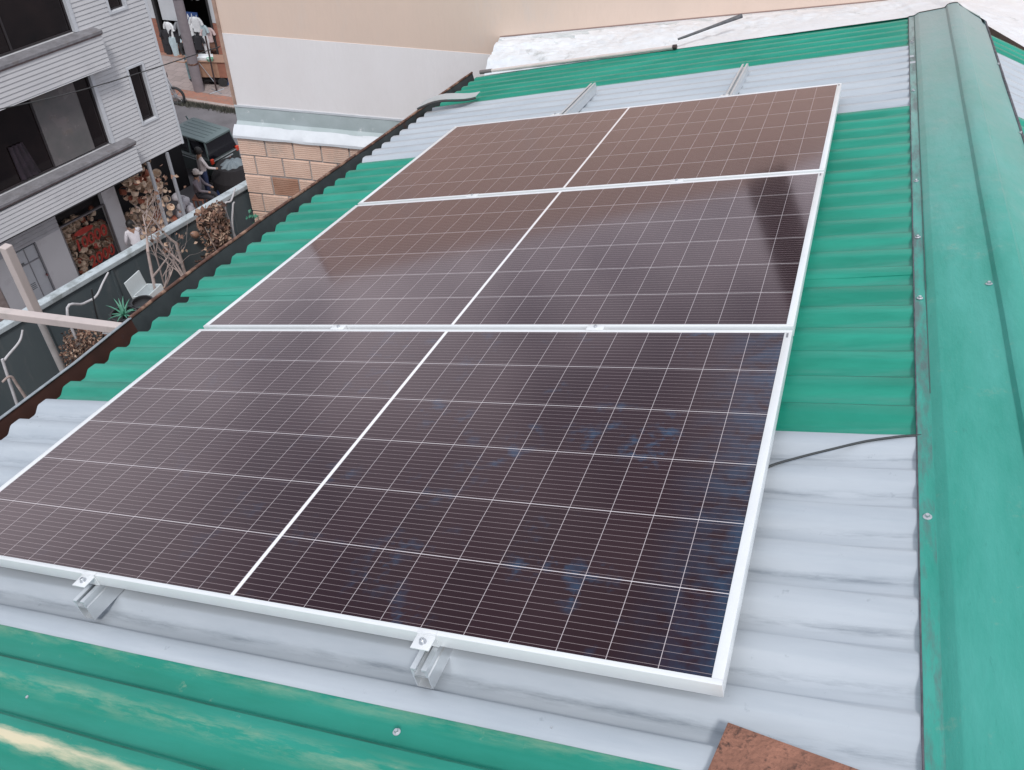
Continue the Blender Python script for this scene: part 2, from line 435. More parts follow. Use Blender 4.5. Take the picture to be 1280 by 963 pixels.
# far pavement: between the kerb and the clothes shop
mb = MB(); mb.rbox(-9, 0, 0, 5.5, 6.0, .12, .015)
mb.build('far_pavement', pave, kind='structure', loc=(-18.37, 22.66, ZG), rot=rotz(AZW * .4))
mb = MB(); mb.rbox(-9, -.16, 0, 5.5, -.002, .135, .02)
mb.build('kerb', mat('kerb_concrete', (.36, .30, .28), .9, var=.2, vs_=5), kind='structure', loc=(-18.37, 22.66, ZG), rot=rotz(AZW * .4))
mb = MB(); mb.box(-9, .6, .121, 2.4, 3.2, .126)
mb.build('pavement_strip', pave_g, kind='structure', loc=(-18.37, 22.66, ZG), rot=rotz(AZW * .4))
mb = MB(); mb.rbox(-9, -2.2, 0, 3.2, 1.0, .12, .015)
mb.build('near_pavement', mat('pavement_concrete', (.33, .29, .28), .9, var=.2, vs_=2, bump=.2), kind='structure', loc=(-13.07, 15.21, ZG), rot=rotz(AZH))
# ------------------------------------------------------------------ OUR BUILDING (roof frame coordinates)
def zr(x): return -.086 - .012 * (2.72 - x)
def prof_pts(ya, yb):
    """points (y, dz) across the sheet from ya to yb; crest 0, valley -.03"""
    pts = []
    key = [(0.0, 0), (-.038, 0), (-.046, -.0028), (-.069, -.0235), (-.078, -.027), (-.114, -.027), (-.120, -.0240), (-.134, -.0028), (-.14, 0)]
    k0 = int(math.floor((ya - EDGE0) / PITCH)) - 2; k1 = int(math.ceil((yb - EDGE0) / PITCH)) + 2
    for k in range(k1, k0, -1):
        e = EDGE0 + k * PITCH
        for a, z in key[:-1]: pts.append((e + a, z))
    pts.sort()
    def zat(y):
        for (a, za), (b_, zb) in zip(pts, pts[1:]):
            if a <= y <= b_: return za + (zb - za) * (y - a) / max(1e-9, b_ - a)
        return 0
    out = [(ya, zat(ya))] + [p for p in pts if ya + 1e-4 < p[0] < yb - 1e-4] + [(yb, zat(yb))]
    return out
bld = thing('metal_roofed_building', 'building with green and white corrugated metal roof carrying the solar panels', 'building', (0, 0, 0), PM)
def sheet(ya, yb, m, lift, x0=-.57, x1=2.93, right=False):
    pp = prof_pts(ya, yb); nx = 46
    mb = MB(); sd = ya * 3.1
    def pt(i, j):
        x = x0 + (x1 - x0) * i / nx; y, dz = pp[j]
        wob = .0018 * nse(x * 1.7, y * 2.3, sd) + .0012 * nse(x * 5, y * 6, sd)
        e = 0.004 * nse(y * 9, sd, 1.0) if i == 0 else 0
        if right: return RS(x - 3.0, skew(y, 2.72) , dz + lift + wob)
        kf = 1 - .72 * min(1, max(0, (x - 2.38) / .36)) ** 1.5
        return Vector((x + e, skew(y, x), zr(x) + dz * kf + lift + wob))
    top = [pt(i, j) for j in range(len(pp)) for i in range(nx + 1)]
    off = Vector((0, 0, -.0012))
    n = len(top); nxx = nx + 1; mj = len(pp)
    fs_ = [(j * nxx + i, j * nxx + i + 1, (j + 1) * nxx + i + 1, (j + 1) * nxx + i) for j in range(mj - 1) for i in range(nx)]
    fb = [tuple(n + k for k in f[::-1]) for f in fs_]
    ed = []
    for j in range(mj - 1): ed.append((j * nxx, (j + 1) * nxx, n + (j + 1) * nxx, n + j * nxx))
    for i in range(nx):
        ed.append((i + 1, i, n + i, n + i + 1))
        a = (mj - 1) * nxx; ed.append((a + i, a + i + 1, n + a + i + 1, n + a + i))
    mb.add(top + [q + off for q in top], fs_ + fb + ed)
    return mb.build('roof_sheet', m, bld, smooth=28)
def RS(a, y, h):                                 # right slope: a metres past the ridge
    c, s = math.cos(R_(32)), math.sin(R_(32))
    return Vector((3.02 + a * c + h * s, y, -.075 - a * s + h * c))
S1 = sheet(-.125, .925, M['white'], .0030, -.61)
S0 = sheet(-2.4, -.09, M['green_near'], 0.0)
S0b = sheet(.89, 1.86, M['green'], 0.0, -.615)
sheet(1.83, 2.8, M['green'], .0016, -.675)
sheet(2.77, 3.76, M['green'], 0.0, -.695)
sheet(3.73, 4.93, M['white'], .0030, -.73)
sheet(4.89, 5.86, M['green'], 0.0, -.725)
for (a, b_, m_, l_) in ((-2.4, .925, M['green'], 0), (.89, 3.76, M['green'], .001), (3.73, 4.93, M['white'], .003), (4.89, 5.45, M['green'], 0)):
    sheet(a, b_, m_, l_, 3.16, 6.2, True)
# ridge cap: profile across, swept along Y
def sweep(prof, y0, y1, ny, m, name, parent, thick=.0015, wob=.002, smooth=25):
    mb = MB(); n = len(prof)
    top = []
    for j in range(ny + 1):
        y = y0 + (y1 - y0) * j / ny
        for (x, z) in prof:
            w_ = wob * nse(x * 6, y * 1.3, 4.0) + wob * .5 * nse(x * 20, y * 3, 9.0)
            top.append(Vector((x + w_ * .6, y, z + w_)))
    N_ = len(top)
    fs_ = [(j * n + i, j * n + i + 1, (j + 1) * n + i + 1, (j + 1) * n + i) for j in range(ny) for i in range(n - 1)]
    mb.add(top + [q + Vector((.0012, 0, -thick)) for q in top], fs_ + [tuple(N_ + k for k in f[::-1]) for f in fs_])
    for j in range(ny):
        mb.f.append((j * n, (j + 1) * n, N_ + (j + 1) * n, N_ + j * n)); mb.m.append(0)
        a = n - 1; mb.f.append(((j + 1) * n + a, j * n + a, N_ + j * n + a, N_ + (j + 1) * n + a)); mb.m.append(0)
    for i in range(n - 1):
        mb.f.append((i + 1, i, N_ + i, N_ + i + 1)); mb.m.append(0)
        a = ny * n; mb.f.append((a + i, a + i + 1, N_ + a + i + 1, N_ + a + i)); mb.m.append(0)
    return mb.build(name, m, parent, smooth=smooth)
RSx = lambda a, h: (RS(a, 0, h).x, RS(a, 0, h).z)
capP = [(2.7215, -.113), (2.722, -.081), (2.724, -.0795), (2.757, -.0785), (2.760, -.077), (2.781, -.063), (2.786, -.0615), (2.86, -.057), (2.942, -.0525), (2.947, -.051), (2.957, -.036), (2.966, -.031), (2.99, -.0285), (3.012, -.029), (3.024, -.032), (3.034, -.047), (3.04, -.050), RSx(.08, .026), RSx(.150, .024), RSx(.168, .010), RSx(.2, .008), RSx(.201, -.006)]
c1 = sweep(capP, -2.4, 1.70, 40, M['cap'], 'ridge_cap', bld)
capP2 = [(x, z - .003) for x, z in capP]
c2 = sweep(capP2, 1.66, 5.72, 44, M['cap'], 'ridge_cap', bld)
# dark sealant line along the cap edges
pts = [(2.7225 + .0012 * nse(i * .9, 1), -2.4 + i * .09, -.0805) for i in range(91)]
MB().tube(pts, .0022, 6).build('sealant_line', M['cap_edge'], bld, smooth=60)
pts = [(2.7575 + .0010 * nse(i * .9, 7), 1.1 + i * .09, -.0785) for i in range(52)]
MB().tube(pts, .0018, 6).build('sealant_line', M['cap_line'], bld, smooth=60)
pts = [RS(.2 + .002 * nse(i * .9, 2), -2.4 + i * .09, .006) for i in range(91)]
MB().tube(pts, .008, 6).build('sealant_line', M['cap_edge'], bld, smooth=60)
# screws
def hexscrew():
    mb = MB()
    mb.lathe([(0, .0005), (.0085, .0005), (.0085, .002), (.0065, .003), (0, .003)], 18)
    mb.lathe([(.0045, .0028), (.0047, .0075), (.0040, .0085), (0, .0085)], 6)
    return mb
scr_mesh = None
def screw(x, y, z, parent, s=1.0):
    global scr_mesh
    if scr_mesh is None:
        o = hexscrew().build('screw', M['steel'], None, smooth=40); scr_mesh = o.data
    else:
        o = bpy.data.objects.new('screw', scr_mesh); COL.objects.link(o)
    o.parent = parent
    o.location = (x, y, z); o.scale = (s, s, s); o.rotation_euler = (random.uniform(-.08, .08), random.uniform(-.08, .08), random.random() * 3)
    return o
for (x, y) in ((2.738, 5.0), (2.738, 3.95), (2.739, 2.66), (2.739, 2.11), (2.739, 1.64), (2.741, .60), (2.741, -.35)):
    screw(x, y, -.079 if y < 1.7 else -.082, c1 if y < 1.7 else c2, 1.15)
screw(2.934, 1.68, -.053, c1, 1.2)
for y in (4.6, 3.4, 2.2, .9): p = RS(.19, y, .009); screw(p.x, p.y, p.z, c1 if y < 1.7 else c2, .95).rotation_euler = (0, R_(32), 0)
for (x, y) in ((.70, -.291), (1.74, -.179)): screw(x, y, zr(x) - (.031 if x < 1 else .0), S0, 1.0)
for (x, y) in ((1.715, -.089), ): screw(x, y, zr(x) - .0275, S1, 1.0)
for (x, y) in ((-.50, 1.30), (2.56, 2.30), (2.57, 1.93), (-.46, 3.0), (-.45, 2.33)): screw(x, y, zr(x) - .029, S0b, .6)
for (x, y) in ((2.06, -.10), (-.52, .80)): screw(x, y, zr(x) + .002, S1, .5)
# gutter
def gut(pl, name, m, lipm, lr, lift=0.0):
    """pl = [(x,y)] of the outer lip; channel from under the eave"""
    mb = MB(); secs = []
    for (x, y) in pl:
        n = nse(y * 1.3, 3) * .01
        sec = [(x, y, -.118), (x + .006, y, -.20), (x + .012 + n, y, -.30), (x + .05, y, -.312), (-.50, y, -.312), (-.50, y, -.315), (x + .04, y, -.315), (x + .004, y, -.305), (x - .004, y, -.20), (x - .004, y, -.118)]
        secs.append([Vector(p) for p in sec])
    mb.loft(secs)
    gt = mb.build(name, m, bld, smooth=35)
    return gt
nearpl = [(-.655, -2.4), (-.675, .0), (-.695, .75), (-.715, 1.2), (-.742, 1.42), (-.762, 1.60)]
farpl = [(-.762, 1.60), (-.78, 1.8), (-.81, 2.3), (-.825, 2.8), (-.815, 3.4), (-.805, 4.2), (-.81, 5.0), (-.82, 5.5), (-.82, 6.05)]
def dens(pl, n=8):
    out = []
    for (a, b_) in zip(pl, pl[1:]):
        for k in range(n): t = k / n; out.append((a[0] + (b_[0] - a[0]) * t, a[1] + (b_[1] - a[1]) * t))
    return out + [pl[-1]]
G1 = gut(dens(nearpl), 'gutter', M['rust_dark'], None, 0)
G2 = gut(dens(farpl), 'gutter', M['gutter_far'], None, 0)
mb = MB()
for dx, r in ((-.010, .0045), (.003, .0040), (-.020, .0036)):
    mb.tube([(x + dx, y, -.112 - abs(dx) * .3) for x, y in dens(nearpl, 4)], r, 8)
mb.build('gutter_lip', M['lip_metal'], G1, smooth=50)
MB().tube([(x - .004 + .003 * nse(y * 5, 1), y, -.112 + .003 * nse(y * 4, 8)) for x, y in dens(farpl, 6)], .0095, 10).build('gutter_lip', M['lip_rust'], G2, smooth=50)
# walls under the roof
plaster_w = mat('building_plaster', (.5, .47, .43), .9, var=.12, vs_=2)
mb = MB(); mb.box(-.50, -2.3, -12.5, 6.2, 5.6, -2.1)
mb.build('wall', plaster_w, bld)
mb = MB(); mb.box(-.498, -2.3, -2.1, 2.6, 5.6, -.24); mb.build('wall', plaster_w, bld)
MB().box(2.6, -2.3, -2.1, 3.1, 5.6, -.24).build('wall', plaster_w, bld)
# ------------------------------------------------------------------ SOLAR PANELS
def make_panel():
    t = thing('solar_panel', '', 'solar panel', PW(0, 0, 0), PM)
    fr = MB(); l, e, h = .0133, .0222, .035
    # frame bars, top lip + side wall (butted)
    fr.rbox(0, 0, -h, W, l, .0012, .0014)
    fr.rbox(0, H - l, -h, W, H, .0012, .0014)
    fr.rbox(0, l, -h, e, H - l, .0012, .0012)
    fr.rbox(W - e, l, -h, W, H - l, .0012, .0012)
    f = fr.build('frame', M['alu'], t, smooth=40)
    MB().box(W - .0155, H - .045, .0013, W - .0095, H - .020, .0016).build('grounding_mark', mat('mark_grey', (.2, .2, .22), .5), f)
    gl = MB(); gl.box(e, l, -.006, W - e, H - l, -.0012)
    gl.build('cell_laminate', M['cells'], t)
    MB().box(W / 2 - .05, H - .12, -.03, W / 2 + .05, H - .06, -.0065).build('junction_box', M['rubber'], t)
    return t
p0 = make_panel()
p0['label'] = 'nearest solar panel of the array, dark cells with bluish patches'
labs = ['', 'middle solar panel of the three, its glass reflecting pale sky', 'farthest solar panel, brownish with the reflected peach wall']
GP = 'solar panels mounted in a column on the roof'
p0['group'] = GP
pans = [p0]
for k in (1, 2):
    c = copy_tree(p0); place(c, PW(0, k * (H + GAP), 0), PM); c['label'] = labs[k]; c['group'] = GP; pans.append(c)
# rails
def rail(x, y0, y1, bot, label, m=M['alu_rail']):
    t = thing('mounting_rail', label, 'rail', PW(x, y0, 0), PM, 'aluminium rails under the solar panels')
    w, hh = .020, -.036 - bot; top = -.036; s = .0065; th = .0028
    pr = [(-w, bot), (w, bot), (w, top - .022), (w - .003, top - .020), (w - .003, top - .014), (w, top - .012), (w, top), (s, top), (s, top - .004), (w - .006, top - .006), (w - .006, top - .020), (-w + .006, top - .020), (-w + .006, top - .006), (-s, top - .004), (-s, top), (-w, top), (-w, top - .012), (-w + .003, top - .014), (-w + .003, top - .020), (-w, top - .022)]
    mb = MB(); L_ = y1 - y0
    secs = [[Vector((a, y, z)) for a, z in pr] for y in (0, L_)]
    n = len(pr)
    mb.loft(secs, cap=False)
    # hollow lower chamber seen at the ends
    inn = [(-w + th, bot + th), (w - th, bot + th), (w - th, top - .024), (-w + th, top - .024)]
    mb.loft([[Vector((a, y, z)) for a, z in inn[::-1]] for y in (0, L_)], cap=False)
    for y in (0, L_):
        o4 = [(-w, bot), (w, bot), (w, top - .022), (-w, top - .022)]
        vs_ = [Vector((a, y, z)) for a, z in o4 + inn]
        fs_ = [(0, 1, 5, 4), (1, 2, 6, 5), (2, 3, 7, 6), (3, 0, 4, 7)]
        if y: fs_ = [f[::-1] for f in fs_]
        mb.add(vs_, fs_)
        up = [Vector((a, y, z)) for a, z in pr[2:] + pr[:0]]
        for q in ((pr[2], pr[3], pr[10]), ): pass
        for a, b2 in ((-w, -w + .006), (w - .006, w)):
            mb.add([Vector((a, y, top - .022)), Vector((b2, y, top - .022)), Vector((b2, y, top - .004)), Vector((a, y, top - .004))], [(0, 1, 2, 3)])
        mb.add([Vector((-w, y, top - .005)), Vector((-s, y, top - .005)), Vector((-s, y, top)), Vector((-w, y, top))], [(0, 1, 2, 3)])
        mb.add([Vector((s, y, top - .005)), Vector((w, y, top - .005)), Vector((w, y, top)), Vector((s, y, top))], [(0, 1, 2, 3)])
    body = mb.build('rail_profile', m, t)
    y = .19
    while y < L_:
        MB().box(-.024, y, zr(x) + .0005, .024, y + .03, bot).build('rubber_pad', M['rubber'], t); y += .84
    # end clamp at the near end
    yc = -y0
    def endclamp(yc, sg):
        c = MB()
        c.rbox(-.023, min(yc - sg * .040, yc - sg * .001), -.0045, .023, max(yc - sg * .040, yc - sg * .001), -.001, .001)
        ya, yb = sorted((yc - sg * .0035, yc - sg * .0005)); c.box(-.023, ya, -.0335, .023, yb, -.0045)
        ya, yb = sorted((yc - sg * .002, yc + sg * .009)); c.rbox(-.023, ya, .0016, .023, yb, .0042, .0008)
        ya, yb = sorted((yc - sg * .0035, yc - sg * .0008)); c.box(-.023, ya, -.001, .023, yb, .0042)
        cl = c.build('end_clamp', M['alu'], t, smooth=30)
        b_ = MB(); T = Matrix.Translation((0, yc - sg * .021, -.001))
        b_.lathe([(0, .0), (.009, .0), (.009, .0015), (.0062, .002), (.0062, .0085), (.0052, .0095), (.0035, .0095), (.0032, .006), (0, .006)], 14, T)
        b_.build('bolt', M['steel'], cl, smooth=40)
    endclamp(yc, 1)
    endclamp(yc + 3 * H + 2 * GAP, -1)
    for k in (1, 2):
        c = MB(); ym = yc + k * H + (k - .5) * GAP
        c.rbox(-.03, ym - .0185, .0016, .03, ym + .0185, .0046, .001)
        c.box(-.03, ym - .009, -.034, .03, ym + .009, .0016)
        cl = c.build('mid_clamp', M['alu'], t, smooth=30)
        b_ = MB(); b_.lathe([(0, .0), (.0062, .0), (.0062, .006), (.0035, .0065), (.003, .004), (0, .004)], 12, Matrix.Translation((0, ym, .0046)))
        b_.build('bolt', M['steel'], cl, smooth=40)
    return t
rail(.705, -.062, 4.80, -.104, 'left aluminium rail with end clamp under the panels')
rail(1.752, -.066, 4.80, -.097, 'right aluminium rail with end clamp and rusty screw at its foot')
# L foot screw next to right rail end
sq = MB(); sq.lathe([(0, 0), (.011, 0), (.011, .002), (.006, .003), (.006, .009), (0, .009)], 10)
o = sq.build('anchor_screw', mat('rusty_screw', (.22, .10, .08), .7, var=.3, vs_=90), S1, smooth=40, loc=(1.787, -.058, zr(1.78) - .030))
# cable
pc = [(2.33, .70, -.115), (2.37, .745, zr(2.37) + .004), (2.44, .79, zr(2.44) + .006), (2.52, .832, zr(2.5) + .007), (2.60, .872, zr(2.6) + .007), (2.66, .893, zr(2.66) + .007), (2.70, .905, zr(2.7) + .006), (2.735, .913, zr(2.7) + .004)]
def smoothp(P, n=6):
    P = [Vector(p) for p in P]; out = []
    for i in range(len(P) - 1):
        a = P[max(0, i - 1)]; b_ = P[i]; c = P[i + 1]; d = P[min(len(P) - 1, i + 2)]
        for k in range(n):
            t = k / n
            out.append(.5 * ((2 * b_) + (c - a) * t + (2 * a - 5 * b_ + 4 * c - d) * t * t + (3 * b_ - a - 3 * c + d) * t ** 3))
    return out + [P[-1]]
mb = MB(); mb.tube([PW(*p) for p in smoothp(pc)], .0034, 8)
tag(mb.build('cable', mat('cable_black', (.022, .028, .032), .5), smooth=60), 'thin black cable running from the panel edge to the ridge cap', 'cable')
# rusty plate in the foreground
t = thing('rusty_plate', 'rusted brown metal plate lying in the bottom right foreground', 'metal plate', PW(2.393, -.024, -.0785), PM @ rotz(R_(-10.6)))
mb = MB(); mb.rbox(0, -.52, 0, .42, 0, .006, .001); mb.build('plate', M['plate_rust'], t, smooth=30)
# ------------------------------------------------------------------ FAR END: membrane, pipes
fx = lambda x: Vector(x)
nb = thing('neighbour_building', 'neighbouring building with peach and white plaster wall, silver flashing and bare clay blocks', 'building', (-3.19, 5.673, ZG), rotz(AZW))
NO = Vector((-3.19, 5.673, 0))
peach = mat('peach_plaster', (.69, .54, .455), .9, c2=(.64, .51, .435), vs_=1.6, stain=(.60, .52, .48), sscale=2.2, samt=(.54, .78), bump=.3, bs=22, stretch=(1, 1, .35))
white_p = mat('whitewashed_plaster', (.76, .74, .755), .9, c2=(.70, .67, .675), vs_=1.3, stain=(.63, .60, .59), sscale=2.0, samt=(.58, .8), bump=.3, bs=22, stretch=(1, 1, .4))
def wl(x): return x                              # local x along the wall, y into the building, z from ground
zz = lambda z: z - ZG
LW = 11.0
# peach wall above, its top rising slightly to the right
mb = MB(); S0x = 2.68; zt = lambda s: .55 + .17 * min(s, 4.2)
secs = []
vs_ = []
xs = [0, .8, 1.6, S0x, 3.4, 4.2, LW]
for x in xs:
    vs_ += [(x, 0, zz(-.80)), (x, 0, zz(zt(x))), (x, .25, zz(zt(x))), (x, .25, zz(-.80))]
mb.loft([[Vector(v) for v in vs_[i * 4:i * 4 + 4]] for i in range(len(xs))])
up_ = mb.build('plaster_wall', peach, nb)
up_['label'] = 'peach plaster wall'
mb = MB(); mb.box(0.001, -.004, zz(-1.53), S0x, .246, zz(-.80)); 
mb.box(S0x, .02, zz(-3.2), LW, .246, zz(-.801)); mb.build('plaster_wall', white_p, nb)['label'] = 'whitewashed lower band of the wall'
MB().box(-.015, -.012, zz(-1.50), .018, .25, zz(.55)).build('corner_bead', mat('clay_edge', (.36, .24, .19), .9, var=.3, vs_=8), nb)
# flashing over the block wall
foil = mat('silver_flashing', (.58, .61, .65), .5, .1, var=.06, vs_=8, stain=(.50, .54, .56), sscale=3.5, samt=(.60, .75), bump=.4, bs=9)
foil_g = mat('flashing_grey', (.40, .46, .48), .5, .05, c2=(.33, .39, .40), vs_=5, stain=(.62, .65, .66), sscale=6, samt=(.60, .66))
mb = MB(); mb.grid(lambda u, v: Vector((-.01 + (S0x + .01) * u, [-.0045, -.0075, -.012, -.055][int(round(v * 3))] + .003 * nse(u * 20, v * 4), zz([-1.50, -1.515, -1.66, -1.69][int(round(v * 3))]) + .003 * nse(u * 14, v * 2, 3))), 60, 3)
fl = mb.build('flashing', foil_g, nb, smooth=30)
MB().box(-.01, -.013, zz(-1.515), S0x, -.005, zz(-1.495)).build('flashing_top_bead', foil, fl)
mb = MB(); mb.grid(lambda u, v: Vector((-.03 + (S0x + .03) * u, [-.05, -.10, -.135, -.137][int(round(v * 3))] + .004 * nse(u * 18, v * 3, 7), zz([-1.685, -1.72, -1.765, -1.79][int(round(v * 3))]) + .006 * nse(u * 12, v * 2, 5))), 60, 3)
mb.build('flashing_ledge', foil, nb, smooth=30)
# block wall: fluted clay blocks, geometry
blk = mat('clay_block', (.74, .55, .45), .9, c2=(.63, .44, .355), vs_=3.5, stain=(.52, .42, .36), sscale=2.4, samt=(.52, .66))
blkd = mat('clay_block_dark', (.34, .17, .11), .9, c2=(.44, .27, .20), vs_=4)
mort = mat('mortar', (.42, .37, .36), .95, c2=(.34, .31, .30), vs_=6, bump=.6, bs=50)
mb = MB(); mb.box(.002, -.105, zz(-4.6), S0x + .8, -.02, zz(-1.745)); mb.build('mortar_bed', mort, nb)
mb = MB(); rnd = random.Random(3)
for r in range(13):
    z1 = -1.775 - r * .218; z0 = z1 - .197
    x = -.14 * (r % 2) + .0
    while x < S0x + .7:
        x1 = x + .275
        a, b_ = max(.0, x), min(S0x + .75, x1)
        if b_ - a > .05:
            mb.cm = 1 if rnd.random() < .14 else 0
            if rnd.random() < .05: x = x1 + .02; continue
            nfl = 9; jz = rnd.uniform(-.004, .004); jy = rnd.uniform(-.003, .003)
            ring = []
            for k in range(nfl):
                za = z0 + (z1 - z0) * k / nfl + jz; zb = z0 + (z1 - z0) * (k + .62) / nfl + jz; ze = z0 + (z1 - z0) * (k + 1) / nfl + jz
                ring += [(za, -.118), (zb, -.118), (zb, -.111), (ze, -.111)]
            vs2 = []
            for (z_, y_) in ring: vs2 += [Vector((a, y_ + jy, zz(z_))), Vector((b_, y_ + jy, zz(z_)))]
            fs2 = [(2 * i, 2 * i + 1, 2 * i + 3, 2 * i + 2) for i in range(len(ring) - 1)]
            mb.add(vs2, fs2)
            mb.box(a, -.1105 + jy, zz(z0 + jz), b_, -.10, zz(z1 + jz))
        x = x1 + .018
mb.build('block_wall', [blk, blkd], nb)
MB().box(.0, .002, 0, LW, .24, zz(-1.535) ).build('wall_core', mort, nb)
# body of the building behind + street side wall
MB().box(.001, .25, 0, LW, 5, zz(.2)).build('wall', peach, nb)
# chimney that shows dark in the middle panel's reflection
mb = MB(); mb.rbox(4.25, .0, zz(1.2), 4.62, .5, zz(3.1), .01); mb.rbox(4.2, -.05, zz(3.1), 4.67, .55, zz(3.2), .01)
mb.build('chimney', mat('dark_brick', (.05, .04, .045), .9, var=.3, vs_=5), nb)
# silver membrane between wall and roofs
memb = mat('silver_membrane', (.76, .80, .85), .32, .25, var=.04, vs_=4, stain=(.46, .50, .52), sscale=2.6, samt=(.58, .66), bump=.7, bs=11)
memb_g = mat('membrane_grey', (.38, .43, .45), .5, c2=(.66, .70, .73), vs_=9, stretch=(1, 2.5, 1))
PMi = PM.transposed()
def wallp(s, z): return PMi @ (NO + Vector((math.cos(AZW) * s, math.sin(AZW) * s, z)) - Vector((-math.sin(AZW) * .004 * -1, 0, 0)))
def membfn(u, v):
    s = 2.66 + 5.9 * u                      # along the wall
    top = wallp(s, -.64 + .168 * (s - 2.66))
    X = -.655 + 6.4 * u
    # near edge lies on the roof ends
    t = min(1, (X + .655) / 3.375); A1 = Vector((X, 5.93 - .21 * t, zr(min(X, 2.9)) + .003 - .018 * (1 - min(1, max(0, (X - 2.55) / .15))) * 0))
    def capz(q):
        for (xa, za), (xb, zb) in zip(capP[1:-4], capP[2:-3]):
            if xa <= q <= xb: return za + (zb - za) * (q - xa) / max(1e-6, xb - xa)
        return -.055
    if X < 2.72: near = A1
    elif X < 3.04: near = Vector((X, 5.712, capz(X) + .004))
    else:
        a_ = (X - 3.02) / math.cos(R_(32)); near = RS(a_, 5.70 - .42 * min(1, (X - 3.04) / .6), .027 if a_ < .19 else .008)
    p = near.lerp(top, v)
    k = math.sin(math.pi * min(1, max(0, v))) 
    p.z += k * (.022 * abs(nse(s * 12 + v * 9, v * 9 - s * 3, 1.5)) + .008 * abs(nse(s * 31, v * 22 + s * 7, 8.5)) + .035 * nse(s * 1.6, v * 3, 2.0) + .012 * nse(s * 9 + v * 5, v * 5, 6.0)) + .02 * k
    p.y += .008 * nse(s * 7, v * 5, 3) * (1 if v > 0 else .8)
    return p
mm = thing('silver_roof_membrane', 'crinkled silver white waterproofing membrane between the peach wall and the roof', 'membrane', (0, 0, 0), PM)
mb = MB(); NU, NV = 420, 90
mb.grid(membfn, NU, NV)
for j in range(NV):
    for i in range(NU):
        s_ = 2.66 + 5.9 * (i + .5) / NU; v_ = (j + .5) / NV
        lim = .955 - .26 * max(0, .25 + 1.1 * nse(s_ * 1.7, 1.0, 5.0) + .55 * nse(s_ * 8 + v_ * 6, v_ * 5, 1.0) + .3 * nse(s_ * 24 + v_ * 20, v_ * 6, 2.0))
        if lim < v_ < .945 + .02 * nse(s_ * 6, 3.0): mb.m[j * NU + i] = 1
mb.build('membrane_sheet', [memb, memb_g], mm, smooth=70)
# brown line where wall meets membrane
pts = [wallp(2.66 + 5.9 * i / 60, -.635 + .168 * 5.9 * i / 60) for i in range(61)]
MB().tube(pts, .006, 6).build('sealant_line', mat('brown_line', (.25, .17, .15), .8), mm)
# pipe and stick
t = thing('plastic_pipe', 'cream plastic pipe lying along the top edge of the far green sheet', 'pipe', (0, 0, 0), PM)
mb = MB(); mb.tube([(-.62, 5.955, -.100), (.2, 5.885, -.092), (1.06, 5.815, -.084)], .015, 12, cap=False); mb.build('pipe_body', mat('cream_pvc', (.60, .53, .51), .45, var=.1, vs_=8), t, smooth=50)
mb = MB(); mb.tube([(1.055, 5.815, -.084), (1.085, 5.812, -.0835)], .0180, 12); mb.build('pipe_socket', mat('pipe_dark', (.05, .03, .03), .6), t, smooth=50)
mb = MB(); mb.tube([(-.70, 5.962, -.100), (-.58, 5.952, -.099)], .0175, 10); mb.build('pipe_coupling', mat('pipe_grey', (.16, .14, .14), .6), t, smooth=50)
t = thing('metal_bar', 'short dark grey metal bar lying on the white membrane', 'bar', (0, 0, 0), PM)
mb = MB(); mb.tube([(1.10, 5.81, -.03), (1.16, 5.83, -.022), (1.34, 5.93, .0), (1.56, 6.03, .03)], [.008, .010, .011, .017], 10); mb.build('bar', mat('dark_steel', (.10, .10, .11), .6, var=.4, vs_=30), t, smooth=50)
# offcut at eave
t = thing('sheet_metal_offcut', 'loose offcut of pale sheet metal poking over the gutter', 'metal offcut', (0, 0, 0), PM)
mb = MB()
def offfn(u, v): return Vector((-.74 + .42 * u, 4.80 + .20 * u + .15 * v - .05 * u * v, -.055 + .02 * math.sin(u * 5) + .012 * v))
mb.grid(offfn, 10, 4); mb.build('sheet', mat('offcut_zinc', (.46, .50, .52), .45, .3, var=.1), t, smooth=60)
MB().tube([offfn(u / 10, 0) + Vector((0, -.003, -.010)) for u in range(11)], .009, 6).build('folded_edge', M['rubber'], t)
# ------------------------------------------------------------------ TERRACE beside the building
mb = MB(); mb.box(-.55, -8.0, ZG, .0 + 3.2, 0.0, -3.4)
MBT = MB()
A_ = Vector((-3.2, 5.67, 0)); D_ = Vector((.1701, .9854, 0))
vsT = [A_ + D_ * -.001, A_ - D_ * 9.0, Vector((-.55, -3.0, 0)), Vector((-.55, 6.15, 0))]
MBT.add([Vector((v.x, v.y, ZG)) for v in vsT] + [Vector((v.x, v.y, -3.4)) for v in vsT], [(3, 2, 1, 0), (4, 5, 6, 7), (0, 1, 5, 4), (1, 2, 6, 5), (2, 3, 7, 6), (3, 0, 4, 7)])
MBT.build('terrace', mat('terrace_concrete', (.22, .21, .20), .95, var=.25, vs_=2), kind='structure')
fw = thing('parapet_wall', 'dark grey painted parapet wall with pale coping along the street', 'wall', (-3.2, 5.67, -3.4), rotz(AZH))
fwm = mat('grey_green_paint', (.085, .105, .115), .75, c2=(.058, .078, .090), vs_=1.3, stain=(.13, .14, .145), sscale=3.5, samt=(.56, .74), stretch=(2.5, 2.5, .5))
def fwall(u, v):
    x = -9 + 9 * u; y = .012 * math.sin(x * 2 * math.pi / .9) * 0 + .006 * nse(x * 2, v * 2)
    return Vector((x, y - .0, .98 * v))
mb = MB(); mb.box(-9, 0, 0, 0, .055, 1.0)
for k in range(12):                                  # shallow vertical pilasters pressed in the render
    x = -.32 - k * .76
    mb.box(x - .012, -.014, 0, x + .012, -.001, .98)
mb.build('render', fwm, fw)
